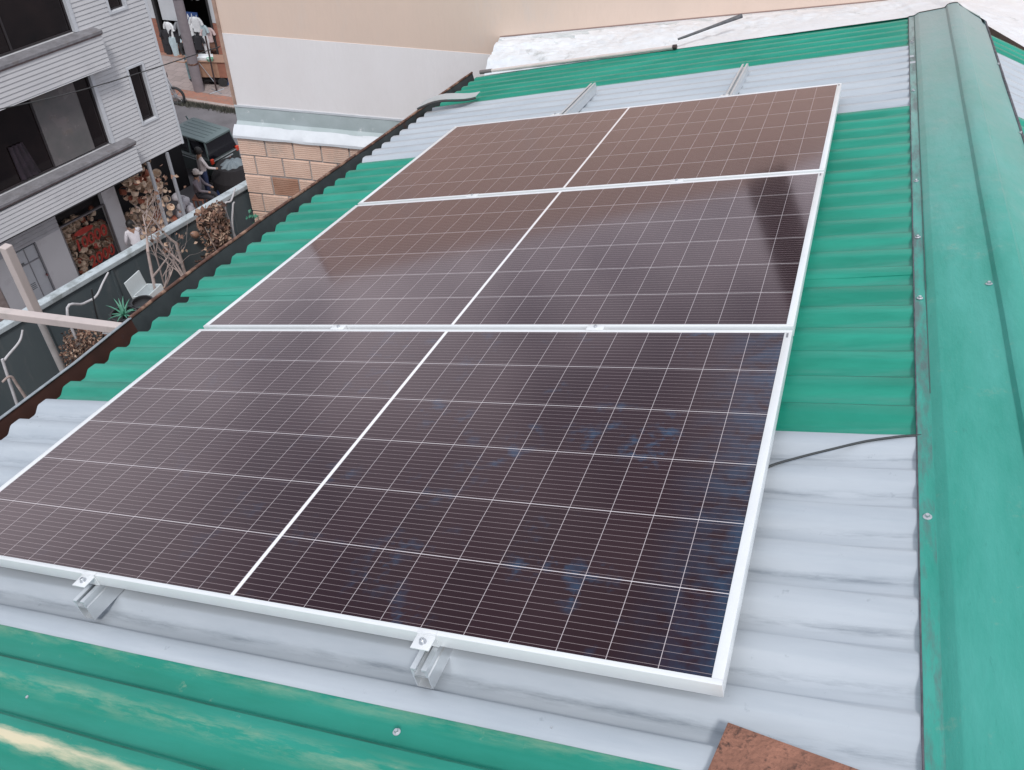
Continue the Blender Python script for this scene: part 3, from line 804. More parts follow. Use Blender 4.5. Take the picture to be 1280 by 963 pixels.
MB().rbox(-9, -.022, 1.001, -.0, .068, 1.05, .006).build('coping', mat('coping_paint', (.42, .47, .50), .7, var=.15, vs_=5, stain=(.26, .29, .30), sscale=6, samt=(.5, .62)), fw)
# ------------------------------------------------------------------ post and beam
post_m = mat('cream_timber', (.52, .45, .43), .75, c2=(.45, .39, .38), vs_=5, stain=(.40, .36, .34), sscale=9, stretch=(1, 1, .3))
t = thing('support_post', 'upright cream post crossing the pale beam by the gutter', 'post', (-3.1, 2.72, -3.4))
MB().rbox(-.034, -.034, 1.36, .034, .034, 2.04, .006).build('upper_post', post_m, t)
mb = MB(); mb.tube([(0, 0, 0), (0, 0, 1.36)], .026, 10); mb.build('lower_pipe', mat('post_pipe', (.33, .31, .31), .6, var=.2), t, smooth=50)
t = thing('timber_beam', 'pale weathered beam reaching out sideways from the gutter', 'beam', (-.777, 1.50, -.50))
dv = Vector((-.60, -.125, 0)).normalized(); mb = MB(); T = Matrix.Translation((.0, 0, 0)) @ Matrix.Rotation(math.atan2(dv.y, dv.x), 4, 'Z')
mb.rbox(-.06, -.022, -.022, 1.9, .022, .022, .004, T); mb.build('beam', post_m, t)
mb = MB(); mb.rbox(-.06, -.027, -.0275, .04, .027, -.0225, .001, T); mb.build('fixing_plate', M['steel'], t)
# ------------------------------------------------------------------ GREY HOUSE
hs = thing('siding_house', 'grey house clad in horizontal siding with big dark windows and a shop below', 'house', (-13.07, 15.21, ZG), rotz(AZH))
sid = mat('siding_paint', (.56, .56, .58), .6, c2=(.50, .505, .53), vs_=1.5, stain=(.42, .41, .43), sscale=1.2, samt=(.55, .8))
sidd = mat('siding_trim', (.55, .57, .61), .6, var=.06)
led = mat('ledge_cement', (.19, .185, .20), .85, var=.25, vs_=6, stain=(.16, .14, .14), sscale=5)
dglass = mat('dark_glass', (.004, .003, .004), .08, 0, c2=(.016, .010, .010), vs_=1.3)
fcol = mat('window_frame_dark', (.03, .025, .028), .5)
def siding(mb, x0, x1, z0, z1, y, pitch=.098, dep=.018):
    """lapped boards facing -y between z0..z1 (world z)"""
    k0 = math.floor(z0 / pitch); z = k0 * pitch
    pr = []
    while z < z1:
        for zz_, yy in ((z, y - dep), (z + pitch * .78, y - dep * .35), (z + pitch * .80, y), (z + pitch * .99, y)):
            pr.append((zz_, yy))
        z += pitch
    pr = [(z0, y - dep * .8)] + [p for p in pr if z0 < p[0] < z1] + [(z1, y - dep * .5)]
    vs2 = []
    for z_, y_ in pr: vs2 += [Vector((x0, y_, zz(z_))), Vector((x1, y_, zz(z_)))]
    mb.add(vs2, [(2 * i, 2 * i + 1, 2 * i + 3, 2 * i + 2) for i in range(len(pr) - 1)])
XL = -8.5
mb = MB()
siding(mb, -1.95, -1.0, -8.24, -1.5, 0); siding(mb, -.56, 0, -8.24, -1.5, 0)
siding(mb, -1.0, -.56, -8.24, -7.32, 0); siding(mb, -1.0, -.56, -5.95, -4.65, 0); siding(mb, -1.0, -.56, -3.2, -1.5, 0)
siding(mb, XL, -1.95, -3.0, -1.5, 0)
siding(mb, XL, -1.58, -5.62, -4.90, -.30); siding(mb, XL, -1.58, -8.22, -7.60, -.30)
wallh = mb.build('siding_wall', sid, hs)
# backing volumes
mb = MB()
mb.box(XL, .012, zz(-8.24), -2.0, .30, zz(-7.45)); mb.box(XL, .012, zz(-5.6), -2.0, .30, zz(-4.8)); mb.box(-1.96, .003, zz(-8.24), -1.01, .30, zz(-1.5)); mb.box(-.55, .003, zz(-8.24), -.003, .30, zz(-1.5))
mb.box(-1.01, .003, zz(-8.24), -.55, .3, zz(-7.33)); mb.box(-1.01, .003, zz(-5.94), -.55, .3, zz(-4.66)); mb.box(-1.01, .003, zz(-3.19), -.55, .3, zz(-1.5))
mb.box(-.003, .003, zz(-8.24), 0.0, 7, zz(-1.5)); mb.box(XL, .31, zz(-8.24), -.01, 7, zz(-8.1)); mb.box(XL, 3.5, zz(-8.1), -.01, 7, zz(-1.5))
mb.box(XL, -.297, zz(-8.235), -1.581, .0, zz(-7.6)); mb.box(XL, -.297, zz(-5.615), -1.581, .0, zz(-4.9))
mb.build('wall', sid, hs)
mb = MB()
mb.box(XL, -.30, zz(-8.262), -1.59, 1.2, zz(-8.241)); mb.box(-1.59, .0, zz(-8.262), 0.0, 1.2, zz(-8.241)); mb.build('soffit', mat('soffit_dark', (.06, .055, .06), .9), hs)
mb = MB()
mb.box(-.028, -.03, zz(-8.25), .028, .03, zz(-1.5)); mb.build('corner_trim', sidd, hs)
# ledges
for (zt_, xr) in ((-4.80, -1.55), (-7.44, -1.55)):
    mb = MB(); mb.rbox(XL, -.35, zz(zt_ - .07), xr, .02, zz(zt_), .008)
    le = mb.build('window_ledge', led, hs)
    mb = MB(); mb.box(XL, -.33, zz(zt_ - .105), xr - .01, -.319, zz(zt_ - .071)); mb.build('ledge_drip', mat('ledge_rust', (.16, .12, .12), .8, var=.3), le)
# windows: frame + panes
def window(x0, x1, z0, z1, mull=(), fr=.035, name='window', deep=.12, trim=True):
    mb = MB()
    mb.box(x0, deep - .02, zz(z0), x1, deep - .0, zz(z1))
    w = mb.build(name, dglass, hs)
    f = MB()
    f.box(x0, deep - .05, zz(z0), x0 + fr, deep - .021, zz(z1)); f.box(x1 - fr, deep - .05, zz(z0), x1, deep - .021, zz(z1))
    f.box(x0 + fr, deep - .05, zz(z0), x1 - fr, deep - .021, zz(z0) + fr); f.box(x0 + fr, deep - .05, zz(z1) - fr, x1 - fr, deep - .021, zz(z1))
    for m_ in mull: f.box(m_ - .02, deep - .048, zz(z0) + fr, m_ + .02, deep - .021, zz(z1) - fr)
    f.build('frame', fcol, w)
    if trim:
        g_ = MB(); tw = .05
        g_.box(x0 - tw, -.034, zz(z0) - tw, x0, .10, zz(z1) + tw); g_.box(x1, -.034, zz(z0) - tw, x1 + tw, .10, zz(z1) + tw)
        g_.box(x0, -.034, zz(z0) - tw, x1, .10, zz(z0)); g_.box(x0, -.034, zz(z1), x1, .10, zz(z1) + tw)
        g_.build('trim', sidd, w)
    return w
window(-.98, -.57, -7.30, -5.96)
window(-.98, -.57, -4.64, -3.2)
wU = window(XL, -1.99, -4.79, -3.0, (-3.46, -5.2, -7), trim=False)
wL = window(XL, -1.99, -7.43, -5.63, (-3.5, -2.40, -5.2, -6.8), trim=False)
for (a, b_) in ((-4.79, -3.0), (-7.43, -5.63)):
    MB().box(-1.99, -.034, zz(a), -1.90, .11, zz(b_)).build('side_trim', sidd, wU if a > -5 else wL)
# pale sliding pane in the lower window
lw = mat('pale_pane', (.17, .15, .155), .25, 0, c2=(.10, .105, .105), vs_=1.6, stain=(.19, .15, .125), sscale=1.1)
MB().box(-3.48, .06, zz(-7.40), -2.40, .075, zz(-5.64)).build('pale_pane', lw, wL)
MB().grid(lambda u, v: Vector((-4.35 + .5 * u * (1 - .3 * v), .07 + .02 * math.sin(u * 22), zz(-7.38 + .8 * v))), 30, 6).build('dark_curtain', mat('curtain_cloth', (.024, .016, .024), .9, var=.5), wL)
# ground floor, recessed by 1.1 m
YR = 1.1
mb = MB(); siding(mb, XL, -3.42, -9.44, -8.262, YR, .11, .03); mb.build('fluted_fascia', mat('fluted_grey', (.40, .40, .43), .6, var=.1), hs)
pan = mat('white_wall_panel', (.56, .56, .59), .7, var=.04, vs_=1.5, stain=(.44, .43, .46), sscale=1.5)
mb = MB(); mb.box(-4.13, YR - .01, 0, -3.42, YR + .15, zz(-9.45)); mb.box(-5.35, YR - .01, 0, -4.78, YR + .15, zz(-9.45)); mb.build('wall', pan, hs)
MB().box(XL, YR, 0, -5.36, YR + .15, zz(-9.45)).build('wall', mat('stone_wall', (.40, .33, .31), .9, c2=(.26, .21, .20), vs_=7), hs)
dr = MB().rbox(-4.76, YR + .01, 0, -4.17, YR + .05, zz(-9.50), .006).build('door', mat('door_paint', (.44, .46, .50), .6, var=.04), hs)
mb = MB()
mb.box(-4.78, YR - .015, 0, -4.745, YR + .06, zz(-9.46)); mb.box(-4.165, YR - .03, 0, -4.13, YR + .06, zz(-9.46)); mb.box(-4.745, YR - .005, zz(-9.90), -4.165, YR + .009, zz(-9.87)); mb.box(-4.47, YR - .0, 0, -4.45, YR + .009, zz(-9.50))
mb.build('door_frame', mat('door_frame_grey', (.20, .20, .22), .6), dr)
MB().box(-4.70, YR - .004, zz(-9.86), -4.58, YR + .009, zz(-9.81)).build('door_vent', mat('vent_dark', (.12, .13, .14), .6), dr)
mb = MB()
for k in range(4): mb.box(-4.68, YR - .002, zz(-10.45 - k * .05), -4.52, YR + .009, zz(-10.435 - k * .05))
mb.build('louvre', mat('vent_dark2', (.16, .17, .18), .6), dr)
MB().rbox(-4.20, YR - .05, zz(-10.42), -4.175, YR - .0, zz(-10.36), .004).build('handle', mat('handle_red', (.18, .05, .05), .5), dr)
# dark head strip, shop window, pillar, opening
dk = mat('shop_dark', (.012, .010, .012), .9)
mb = MB(); mb.box(-3.42, YR + .3, zz(-9.45), -.02, YR + .35, zz(-8.262)); mb.box(-3.42, YR + 1.6, 0, 1.9, YR + 1.65, zz(-8.262)); mb.box(-3.47, YR + .0, 0, -3.42, YR + 1.6, zz(-8.262)); mb.build('shop_interior', dk, hs)
MB().box(-2.04, YR - .02, 0, -1.62, YR + .16, zz(-8.262)).build('pillar', pan, hs)
MB().box(-3.42, YR + 1.0, 0, -.05, YR + 1.05, .55 + 0).build('counter', mat('counter_wood', (.22, .15, .11), .8), hs)
gls, nt, b = NT('shop_glass'); b.inputs['Transmission Weight'].default_value = 1; b.inputs['Roughness'].default_value = .02; b.inputs['IOR'].default_value = 1.1; b.inputs['Base Color'].default_value = (1, 1, 1, 1)
sg = MB().box(-3.38, YR + .015, 0.02, -2.07, YR + .023, zz(-9.46)).build('shop_window', gls, hs)
mb = MB(); mb.box(-3.42, YR - .01, 0, -3.38, YR + .05, zz(-9.42)); mb.box(-2.07, YR - .035, 0, -2.041, YR + .05, zz(-9.42)); mb.box(-3.38, YR - .01, zz(-9.46), -2.07, YR + .05, zz(-9.42)); mb.build('frame', mat('shop_frame', (.15, .14, .15), .5), sg)
redm = mat('red_lettering', (.34, .028, .018), .6)
def text(body, size, x, z, tilt=0.0, depth=.004, parent=None, m=redm, y=YR + .008, shear=.15, sx=1.0, name='lettering'):
    cu = bpy.data.curves.new('txt', 'FONT'); cu.body = body; cu.size = size; cu.extrude = depth; cu.shear = shear; cu.offset = size * .022
    to = bpy.data.objects.new('txt', cu); COL.objects.link(to)
    bpy.context.view_layer.update()
    me = bpy.data.meshes.new_from_object(to.evaluated_get(bpy.context.evaluated_depsgraph_get()))
    bpy.data.objects.remove(to, do_unlink=True); bpy.data.curves.remove(cu)
    me.materials.clear(); me.materials.append(m)
    T = Matrix.Translation((x, y, zz(z))) @ Matrix.Rotation(tilt, 4, 'Y') @ Matrix.Rotation(R_(90), 4, 'X') @ Matrix.Diagonal((sx, 1, 1, 1))
    me.transform(T)
    o = bpy.data.objects.new(name, me); COL.objects.link(o); o.parent = parent
    return o
text('10000', .44, -3.22, -10.28, R_(-3), parent=sg, sx=.92)
text('a', .26, -2.72, -10.43, 0, parent=sg)
text('2000', .46, -2.98, -10.90, R_(-3), parent=sg, sx=.86)
# painted red swash over the numbers (unreadable in the photo)
mb = MB(); mb.lathe([(0, 0), (.17, 0), (.17, .004), (0, .004)], 20, Matrix.Translation((-2.83, YR + .010, zz(-9.82))) @ Matrix.Rotation(R_(90), 4, 'X') @ Matrix.Diagonal((1.7, .5, 1, 1)))
mb.build('lettering', redm, sg)
# posts in front of the open shop
for (s_, lab) in ((-1.17, 'left slim grey awning post before the open shopfront'), (-.55, 'right slim grey awning post before the open shopfront')):
    q = Vector((-13.07, 15.21, ZG)) + d2(s_, .0) 
    t = thing('awning_post', lab, 'post', (q.x, q.y, ZG + .12), rotz(AZH), 'awning posts')
    MB().rbox(-.035, -.035, .02, .035, .035, 2.80, .004).build('post', mat('post_grey', (.30, .31, .34), .6, var=.1), t)
    MB().rbox(-.07, -.07, 0, .07, .07, .02, .004).build('base_plate', M['steel'], t)
# goods: woven baskets and straw pieces
bm_ = [mat('wicker_cream', (.80, .64, .50), .85, c2=(.66, .48, .36), vs_=14, bump=.8, bs=90), mat('wicker_tan', (.66, .50, .38), .85, c2=(.40, .25, .17), vs_=18, bump=.8, bs=90), mat('wicker_red', (.36, .12, .075), .85, var=.3, vs_=18, bump=.8, bs=90)]
def make_basket(mat_, lab, grp):
    t = thing('wicker_basket', lab, 'basket', (0, 0, 0), None, grp)
    mb = MB(); mb.lathe([(0, 0), (.07, 0), (.085, .03), (.10, .08), (.108, .12), (.113, .125), (.104, .12), (.094, .08), (.078, .03), (0, .012)], 14); mb.build('basket_body', mat_, t, smooth=50)
    mb = MB(); mb.tube([(.105 * math.cos(a), 0, .11 + .10 * math.sin(a)) for a in [math.pi * k / 10 for k in range(11)]], .008, 6); mb.build('handle', mat_, t, smooth=50)
    return t
rb = random.Random(11)
protos = {}
def goods(n, x0, x1, z0, z1, y0, y1, lab, grp):
    for k in range(n):
        mi = rb.choice((0, 0, 0, 0, 1, 1, 2)) if n > 8 else 2
        key = (mi, grp)
        if key not in protos:
            o = make_basket(bm_[mi], lab[mi], grp + (' of ' + ('cream', 'tan', 'red')[mi] + ' wicker')); protos[key] = o
        else: o = copy_tree(protos[key])
        p = Vector((-13.07, 15.21, 0)) + d2(rb.uniform(x0, x1), rb.uniform(y0, y1)); p.z = rb.uniform(z0, z1)
        p.z = z0 + (z1 - z0) * ((k * .618) % 1)
        q = Quaternion((rb.uniform(-1, 1), rb.uniform(-1, 1), rb.uniform(-.3, 1)), rb.uniform(0, 1.9)).to_matrix()
        place(o, p, q, rb.uniform(.5, 1.05))
L1 = ['cream wicker basket piled behind the red lettered shop window', 'tan wicker basket piled behind the red lettered shop window', 'reddish wicker basket piled behind the red lettered shop window']
L2 = ['cream wicker basket hanging in the open shopfront beside the pillar', 'tan wicker basket hanging in the open shopfront beside the pillar', 'reddish wicker basket hanging in the open shopfront beside the pillar']
goods(135, -3.28, -2.15, -11.0, -9.60, YR + .12, YR + .42, L1, 'baskets in the shop window')
goods(150, -1.52, -.62, -11.0, -8.70, YR - .75, YR + .1, L2, 'baskets in the open shopfront')
# grey bags stacked between the posts
bagm = mat('grey_bag', (.36, .34, .36), .7, c2=(.22, .21, .24), vs_=9, bump=.8, bs=14)
bg0 = None
for k in range(16):
    if bg0 is None:
        mb = MB(); mb.lathe([(0, 0), (.10, .005), (.14, .06), (.135, .14), (.09, .21), (.03, .25), (.045, .29), (0, .30)], 14)
        bg0 = mb.build('plastic_bag', bagm, smooth=60); o = bg0
        for v in bg0.data.vertices: v.co += v.normal * .018 * nse(v.co.x * 18, v.co.y * 18, v.co.z * 18)
    else: o = bg0.copy(); COL.objects.link(o)
    tag(o, 'grey plastic bag of goods stacked between the two awning posts', 'bag', 'grey bags by the awning posts')
    p = Vector((-13.07, 15.21, 0)) + d2(rb.uniform(-.45, .1), YR - .9 + rb.uniform(-.1, .4)); p.z = ZG + .12 + (k // 3) * .24
    place(o, p, Matrix.Rotation(rb.uniform(0, 6), 3, 'Z') @ Matrix.Rotation(rb.uniform(-.6, .6), 3, 'X'), rb.uniform(.8, 1.15))
# red dish on the counter edge
p = Vector((-13.07, 15.21, 0)) + d2(-1.30, .45); p.z = -10.75
t = thing('red_dish', 'large red round dish leaning at the front of the open shopfront', 'dish', p, rotz(AZH) @ Matrix.Rotation(R_(62), 3, 'X'))
MB().lathe([(0, 0), (.20, .01), (.27, .06), (.285, .065), (.20, .03), (0, .02)], 24).build('dish', mat('red_glaze', (.30, .035, .025), .4), t, smooth=50)
MB().tube([(0, -.1, -.01), (0, -.35, -.15)], .02, 6).build('prop_foot', fcol, t)
# overhead cable, tied to the corner of the neighbour's wall
mb = MB(); mb.tube(smoothp([(-4.30, -1.6, -.05), (-3.79, 1.3, -.37), (-3.67, 2.9, -.62), (-3.47, 4.2, -.82), (-3.22, 5.66, -.93)]), .0045, 6)
tag(mb.build('overhead_cable', M['rubber'], smooth=60), 'thin black overhead cable crossing in front of the siding house', 'cable')
# ------------------------------------------------------------------ FAR SHOP BUILDING
cs = thing('brick_shop_building', 'brick building across the street with a clothes shop opening and pale upper wall', 'building', (-22.69, 25.79, ZG), rotz(AZW))
bk = brick_mat('red_brick', (.34, .14, .095), (.29, .12, .085), (.20, .13, .11), .24, .08, .9, plane='xz', msize=.008, vary=.3)
gw = mat('pale_grey_wall', (.48, .50, .53), .8, var=.08, vs_=1.5)
mb = MB(); mb.box(-7, 0, 0, -.1, .25, zz(-9.74)); mb.box(2.22, 0, 0, 7, .25, zz(-9.74)); mb.build('brick_wall', bk, cs)
mb = MB(); mb.box(-7, 0, zz(-9.738), -.1, .25, zz(-4)); mb.box(2.22, 0, zz(-9.738), 7, .25, zz(-4)); mb.box(-.1, 0, zz(-8.6), 2.22, .25, zz(-4)); mb.box(-7, .3, zz(-4.2), 7, 6, zz(-4)); mb.build('upper_wall', gw, cs)
mb = MB(); mb.box(-7, 2.4, 0, 7, 2.5, zz(-4.2)); mb.box(-.3, .26, 0, -.2, 2.4, zz(-8)); mb.box(2.4, .26, 0, 2.5, 2.4, zz(-8)); mb.box(-.3, .26, zz(-8.6), 2.5, 2.4, zz(-8.5)); mb.build('shop_interior', dk, cs)
mb = MB(); mb.box(-.1, -.03, 0, -.0, .2, zz(-8.6)); mb.box(2.14, -.03, 0, 2.22, .2, zz(-8.6)); mb.box(0, -.03, zz(-8.68), 2.14, .2, zz(-8.6)); mb.build('shop_frame', M['rubber'], cs)
MB().box(.15, .02, zz(-9.78), .80, .06, zz(-8.75)).build('door_panel', gw, cs)
sgn = MB().rbox(1.02, -.06, zz(-9.70), 1.70, -.02, zz(-9.38), .005).build('sign_board', mat('sign_blue', (.025, .065, .20), .5), cs)
mb = MB(); 
for k, (a, h_) in enumerate(((.03, .2), (.11, .16), (.19, .2), (.27, .16), (.35, .22), (.46, .14), (.54, .18))):
    T = Matrix.Translation((1.06 + a, -.068, zz(-9.64))) @ Matrix.Rotation(R_(-14 if k % 2 else 10), 4, 'Y')
    mb.box(0, 0, 0, .028, .006, h_, T)
mb.build('lettering', mat('sign_white', (.7, .72, .75), .5), sgn)
lampm = mat('ceiling_light_shell', (.75, .75, .75), .5)
for x in (1.45, 1.68): MB().lathe([(0, 0), (.09, .0), (.07, .07), (0, .08)], 12, Matrix.Translation((x, .3, zz(-9.0)))).build('ceiling_lamp', lampm, cs, smooth=50)
# garments
gcols = [('white', (.68, .70, .72)), ('black', (.025, .025, .03)), ('light blue', (.42, .52, .56)), ('grey', (.22, .23, .25)), ('pale pink', (.60, .48, .48))]
gm = [mat('cloth_' + n.replace(' ', '_'), c, .9, var=.12, vs_=6) for n, c in gcols]
def make_shirt(m_, pants=False):
    mb = MB(); secs = []
    if pants: pr = [(0, .15, .04), (.2, .17, .05), (.45, .15, .05), (.75, .12, .04), (1.0, .10, .035)]
    else: pr = [(0, .06, .03), (.03, .19, .045), (.12, .21, .06), (.35, .18, .06), (.62, .20, .065)]
    for (z, w_, d_) in pr:
        secs.append([Vector((w_ * math.cos(a) + .012 * math.sin(3 * a + z * 9), d_ * math.sin(a) + .012 * math.sin(5 * a + z * 5), -z)) for a in [2 * math.pi * k / 16 for k in range(16)]])
    mb.loft(secs)
    if not pants:
        for s_ in (-1, 1): mb.tube([(s_ * .17, 0, -.05), (s_ * .25, 0, -.16), (s_ * .29, 0, -.32)], [.05, .06, .065], 8)
    return mb.build('hanging_garment', m_, smooth=60)
gpro = {}
spots = [(.42, -9.80, 0, 0), (.50, -10.35, 2, 1), (.25, -10.1, 1, 0), (.95, -9.72, 3, 0), (1.00, -10.2, 0, 1), (1.22, -9.8, 3, 0), (1.30, -9.90, 1, 0), (1.45, -9.75, 0, 0), (1.30, -10.2, 1, 1), (1.62, -9.50, 0, 0), (1.72, -9.85, 3, 0), (1.80, -9.78, 2, 0), (1.85, -10.2, 0, 1), (1.98, -9.9, 4, 0), (.15, -10.5, 1, 1), (1.55, -10.2, 1, 0), (.68, -10.0, 1, 0), (1.15, -10.2, 2, 0)]
for (x, z, ci, pa) in spots:
    key = (ci, pa)
    if key not in gpro: gpro[key] = make_shirt(gm[ci], pa); o = gpro[key]
    else: o = gpro[key].copy(); COL.objects.link(o)
    nm_ = 'trousers' if pa else 'shirt'
    tag(o, '%s %s hanging in the far clothes shop' % (gcols[ci][0], nm_), 'garment', '%s %s hanging in the clothes shop' % (gcols[ci][0], nm_))
    p = Vector((-22.69, 25.79, z)) + Vector((.973 * x, .22 * x, 0)) + Vector((.22, -.973, 0)) * rb.uniform(.06, .22)
    place(o, p, rotz(AZW + rb.uniform(-.5, .5)), .9)
# display rail that the garments hang from
# ------------------------------------------------------------------ STREET OBJECTS
# utility pole
t = thing('utility_pole', 'grey concrete utility pole standing on the far pavement', 'pole', (-19.30, 23.30, ZG + .12))
mb = MB(); mb.tube([(0, 0, 0), (0, 0, 4), (0, 0, 9.2)], [.19, .165, .12], 16); mb.build('pole_shaft', mat('pole_concrete', (.25, .22, .235), .9, c2=(.20, .175, .19), vs_=6), t, smooth=50)
mb = MB()
for z_ in (1.0, 3.3, 5.2): mb.lathe([(.186, z_), (.192, z_), (.192, z_ + .06), (.186, z_ + .06)], 16)
mb.build('steel_band', M['lip_rust'], t, smooth=50)
# vendor cart
t = thing('vendor_cart', 'brown wooden vendor cart on the far pavement beside the utility pole', 'cart', (-19.22, 24.10, ZG + .12), rotz(R_(20)))
wd = mat('cart_wood', (.42, .25, .17), .85, c2=(.34, .19, .13), vs_=6)
wd2 = mat('cart_wood_dark', (.30, .13, .09), .85, var=.2)
mb = MB(); mb.rbox(-.72, -.32, .34, .38, .32, .92, .01); mb.build('cart_box', wd, t)
mb = MB(); mb.rbox(.381, -.32, .34, .70, .32, .92, .01); mb.build('cart_end', wd2, t)
mb = MB(); mb.rbox(-.80, -.36, .921, .74, .36, .95, .006); mb.build('cart_top', mat('cart_top', (.30, .18, .13), .8), t)
mb = MB(); mb.tube([(-.8, -.25, .85), (-1.25, -.28, .9)], .02, 8); mb.tube([(-.8, .25, .85), (-1.25, .28, .9)], .02, 8); mb.build('handle', wd, t)
for x in (-.5, .45):
    w_ = MB(); w_.tube([(x, -.34, .17), (x, -.28, .17)], .17, 18); w_.tube([(x, .28, .17), (x, .34, .17)], .17, 18); w_.build('wheel', M['rubber'], t, smooth=40)
MB().box(-.6, -.25, .15, .6, .25, .335).build('undertray', dk, t)
# tray of goods + green tub on the cart
t = thing('display_tray', 'white display tray resting on the cart top', 'tray', (-19.28, 24.02, ZG + 1.072), rotz(R_(20)))
mb = MB(); mb.box(-.34, -.2, 0, .22, .2, .012); mb.box(-.34, -.2, .012, .22, -.19, .09); mb.box(-.34, .19, .012, .22, .2, .09); mb.build('tray', gm[0], t)
t = thing('green_tub', 'small pale green tub on the cart top', 'tub', (-19.0, 23.90, ZG + 1.072))
MB().lathe([(0, 0), (.10, 0), (.13, .10), (.135, .10), (.10, .02), (0, .02)], 14).build('tub', mat('tub_green', (.22, .46, .34), .5), t, smooth=50)
t = thing('blue_bucket', 'blue and white bucket on the pavement right of the cart', 'bucket', (-18.75, 24.25, ZG + .12))
MB().lathe([(0, 0), (.15, 0), (.2, .38), (.21, .38), (.2, .36), (.14, .02), (0, .02)], 16).build('bucket', mat('bucket_blue', (.04, .13, .30), .4), t, smooth=50)
MB().lathe([(.215, .36), (.22, .42), (0, .45)], 16).build('lid', gm[2], t, smooth=50)
MB().rbox(-.62, -.25, 0, -.22, .12, .36, .03).build('black_crate', dk, t)
# folded parasol stand (dark pole leaning by the cart)
t = thing('parasol_pole', 'thin dark pole with cross foot standing in front of the cart', 'pole', (-18.65, 23.47, ZG + .12))
mb = MB(); mb.tube([(0, 0, .04), (-.06, .12, 2.0)], .03, 8); mb.build('shaft', mat('pole_brown', (.05, .03, .03), .7), t, smooth=50)
mb = MB(); mb.tube([(-.3, .1, .02), (.3, -.1, .02)], .02, 6); mb.tube([(-.1, -.3, .02), (.1, .3, .02)], .02, 6); mb.tube([(0, 0, .35), (-.75, .25, .9)], .012, 6); mb.build('foot', M['steel'], t, smooth=50)
# weeds along the kerb
mb = MB(); rw = random.Random(5)
for k in range(1500):
    x = rw.uniform(-1.1, 1.9); y = -.16 - abs(rw.gauss(0, .12)); h = rw.uniform(.05, .18)
    a = rw.uniform(0, 6.3); dx, dy = math.cos(a) * .02, math.sin(a) * .02
    lx, ly = rw.uniform(-.06, .06), rw.uniform(-.06, .06)
    mb.add([(x - dx, y - dy, 0), (x + dx, y + dy, 0), (x + lx, y + ly, h)], [(0, 1, 2)])
mb.build('kerb_weeds', mat('weeds_dark', (.05, .058, .05), .9, c2=(.12, .11, .09), vs_=9), kind='stuff', loc=(-18.37, 22.66, ZG + .003), rot=rotz(AZW * .4))
bpy.data.objects['kerb_weeds']['label'] = 'dark weeds and litter along the kerb'
# ---- motorcycle half hidden by the house corner
def motorcycle(loc, az):
    t = thing('motorcycle', 'dark parked motorcycle with orange tail, half hidden by the house corner', 'motorcycle', loc, rotz(az))
    blk_ = mat('moto_black', (.02, .02, .025), .4); og = mat('moto_orange', (.55, .10, .03), .4); bl = mat('moto_blue', (.03, .05, .12), .4)
    for x in (-.62, .62):
        w_ = MB(); w_.loft([[Vector((x + (.30 + .05 * math.cos(b2)) * math.cos(a), .05 * math.sin(b2), .33 + (.30 + .05 * math.cos(b2)) * math.sin(a))) for b2 in [k * math.pi / 4 for k in range(8)]] for a in [2 * math.pi * k / 24 for k in range(25)]], cap=False)
        wo_ = w_.build('wheel', M['rubber'], t, smooth=60)
        r_ = MB(); r_.tube([(x, -.04, .33), (x, .04, .33)], .06, 12)
        for k in range(8): a = k * math.pi / 4; r_.tube([(x, 0, .33), (x + .27 * math.cos(a), 0, .33 + .27 * math.sin(a))], .01, 5)
        r_.build('rim', M['steel'], wo_)
    mb = MB(); mb.loft([[Vector((x, w2 * math.cos(a), z2 + h2 * math.sin(a))) for a in [2 * math.pi * k / 12 for k in range(12)]] for x, w2, z2, h2 in ((-.72, .05, .86, .04), (-.45, .13, .82, .06), (-.1, .12, .80, .06), (.0, .08, .80, .05))]); mb.build('seat', blk_, t, smooth=60)
    mb = MB(); mb.loft([[Vector((x, w2 * math.cos(a), z2 + h2 * math.sin(a))) for a in [2 * math.pi * k / 12 for k in range(12)]] for x, w2, z2, h2 in ((-.02, .06, .80, .06), (.15, .14, .84, .12), (.32, .13, .85, .11), (.42, .06, .84, .07))]); mb.build('tank', bl, t, smooth=60)
    MB().rbox(-.25, -.12, .28, .25, .12, .62, .05).build('engine', M['steel'], t)
    MB().rbox(-.86, -.10, .72, -.66, .10, .92, .03).build('tail_light', og, t)
    mb = MB(); mb.tube([(.62, -.06, .33), (.42, -.05, .95)], .025, 8); mb.tube([(.62, .06, .33), (.42, .05, .95)], .025, 8); mb.build('fork', M['steel'], t)
    mb = MB(); mb.tube([(.30, -.34, 1.02), (.42, -.12, .98), (.42, .12, .98), (.30, .34, 1.02)], .016, 8); mb.build('handlebar', blk_, t)
    mb = MB(); mb.tube([(-.62, -.04, .33), (-.1, -.03, .45), (0, 0, .75)], .025, 8); mb.tube([(0, .12, .3), (.02, .3, .0)], .012, 6); mb.build('frame_tubes', blk_, t)
    return t
motorcycle((-20.05, 22.05, ZG), R_(14))
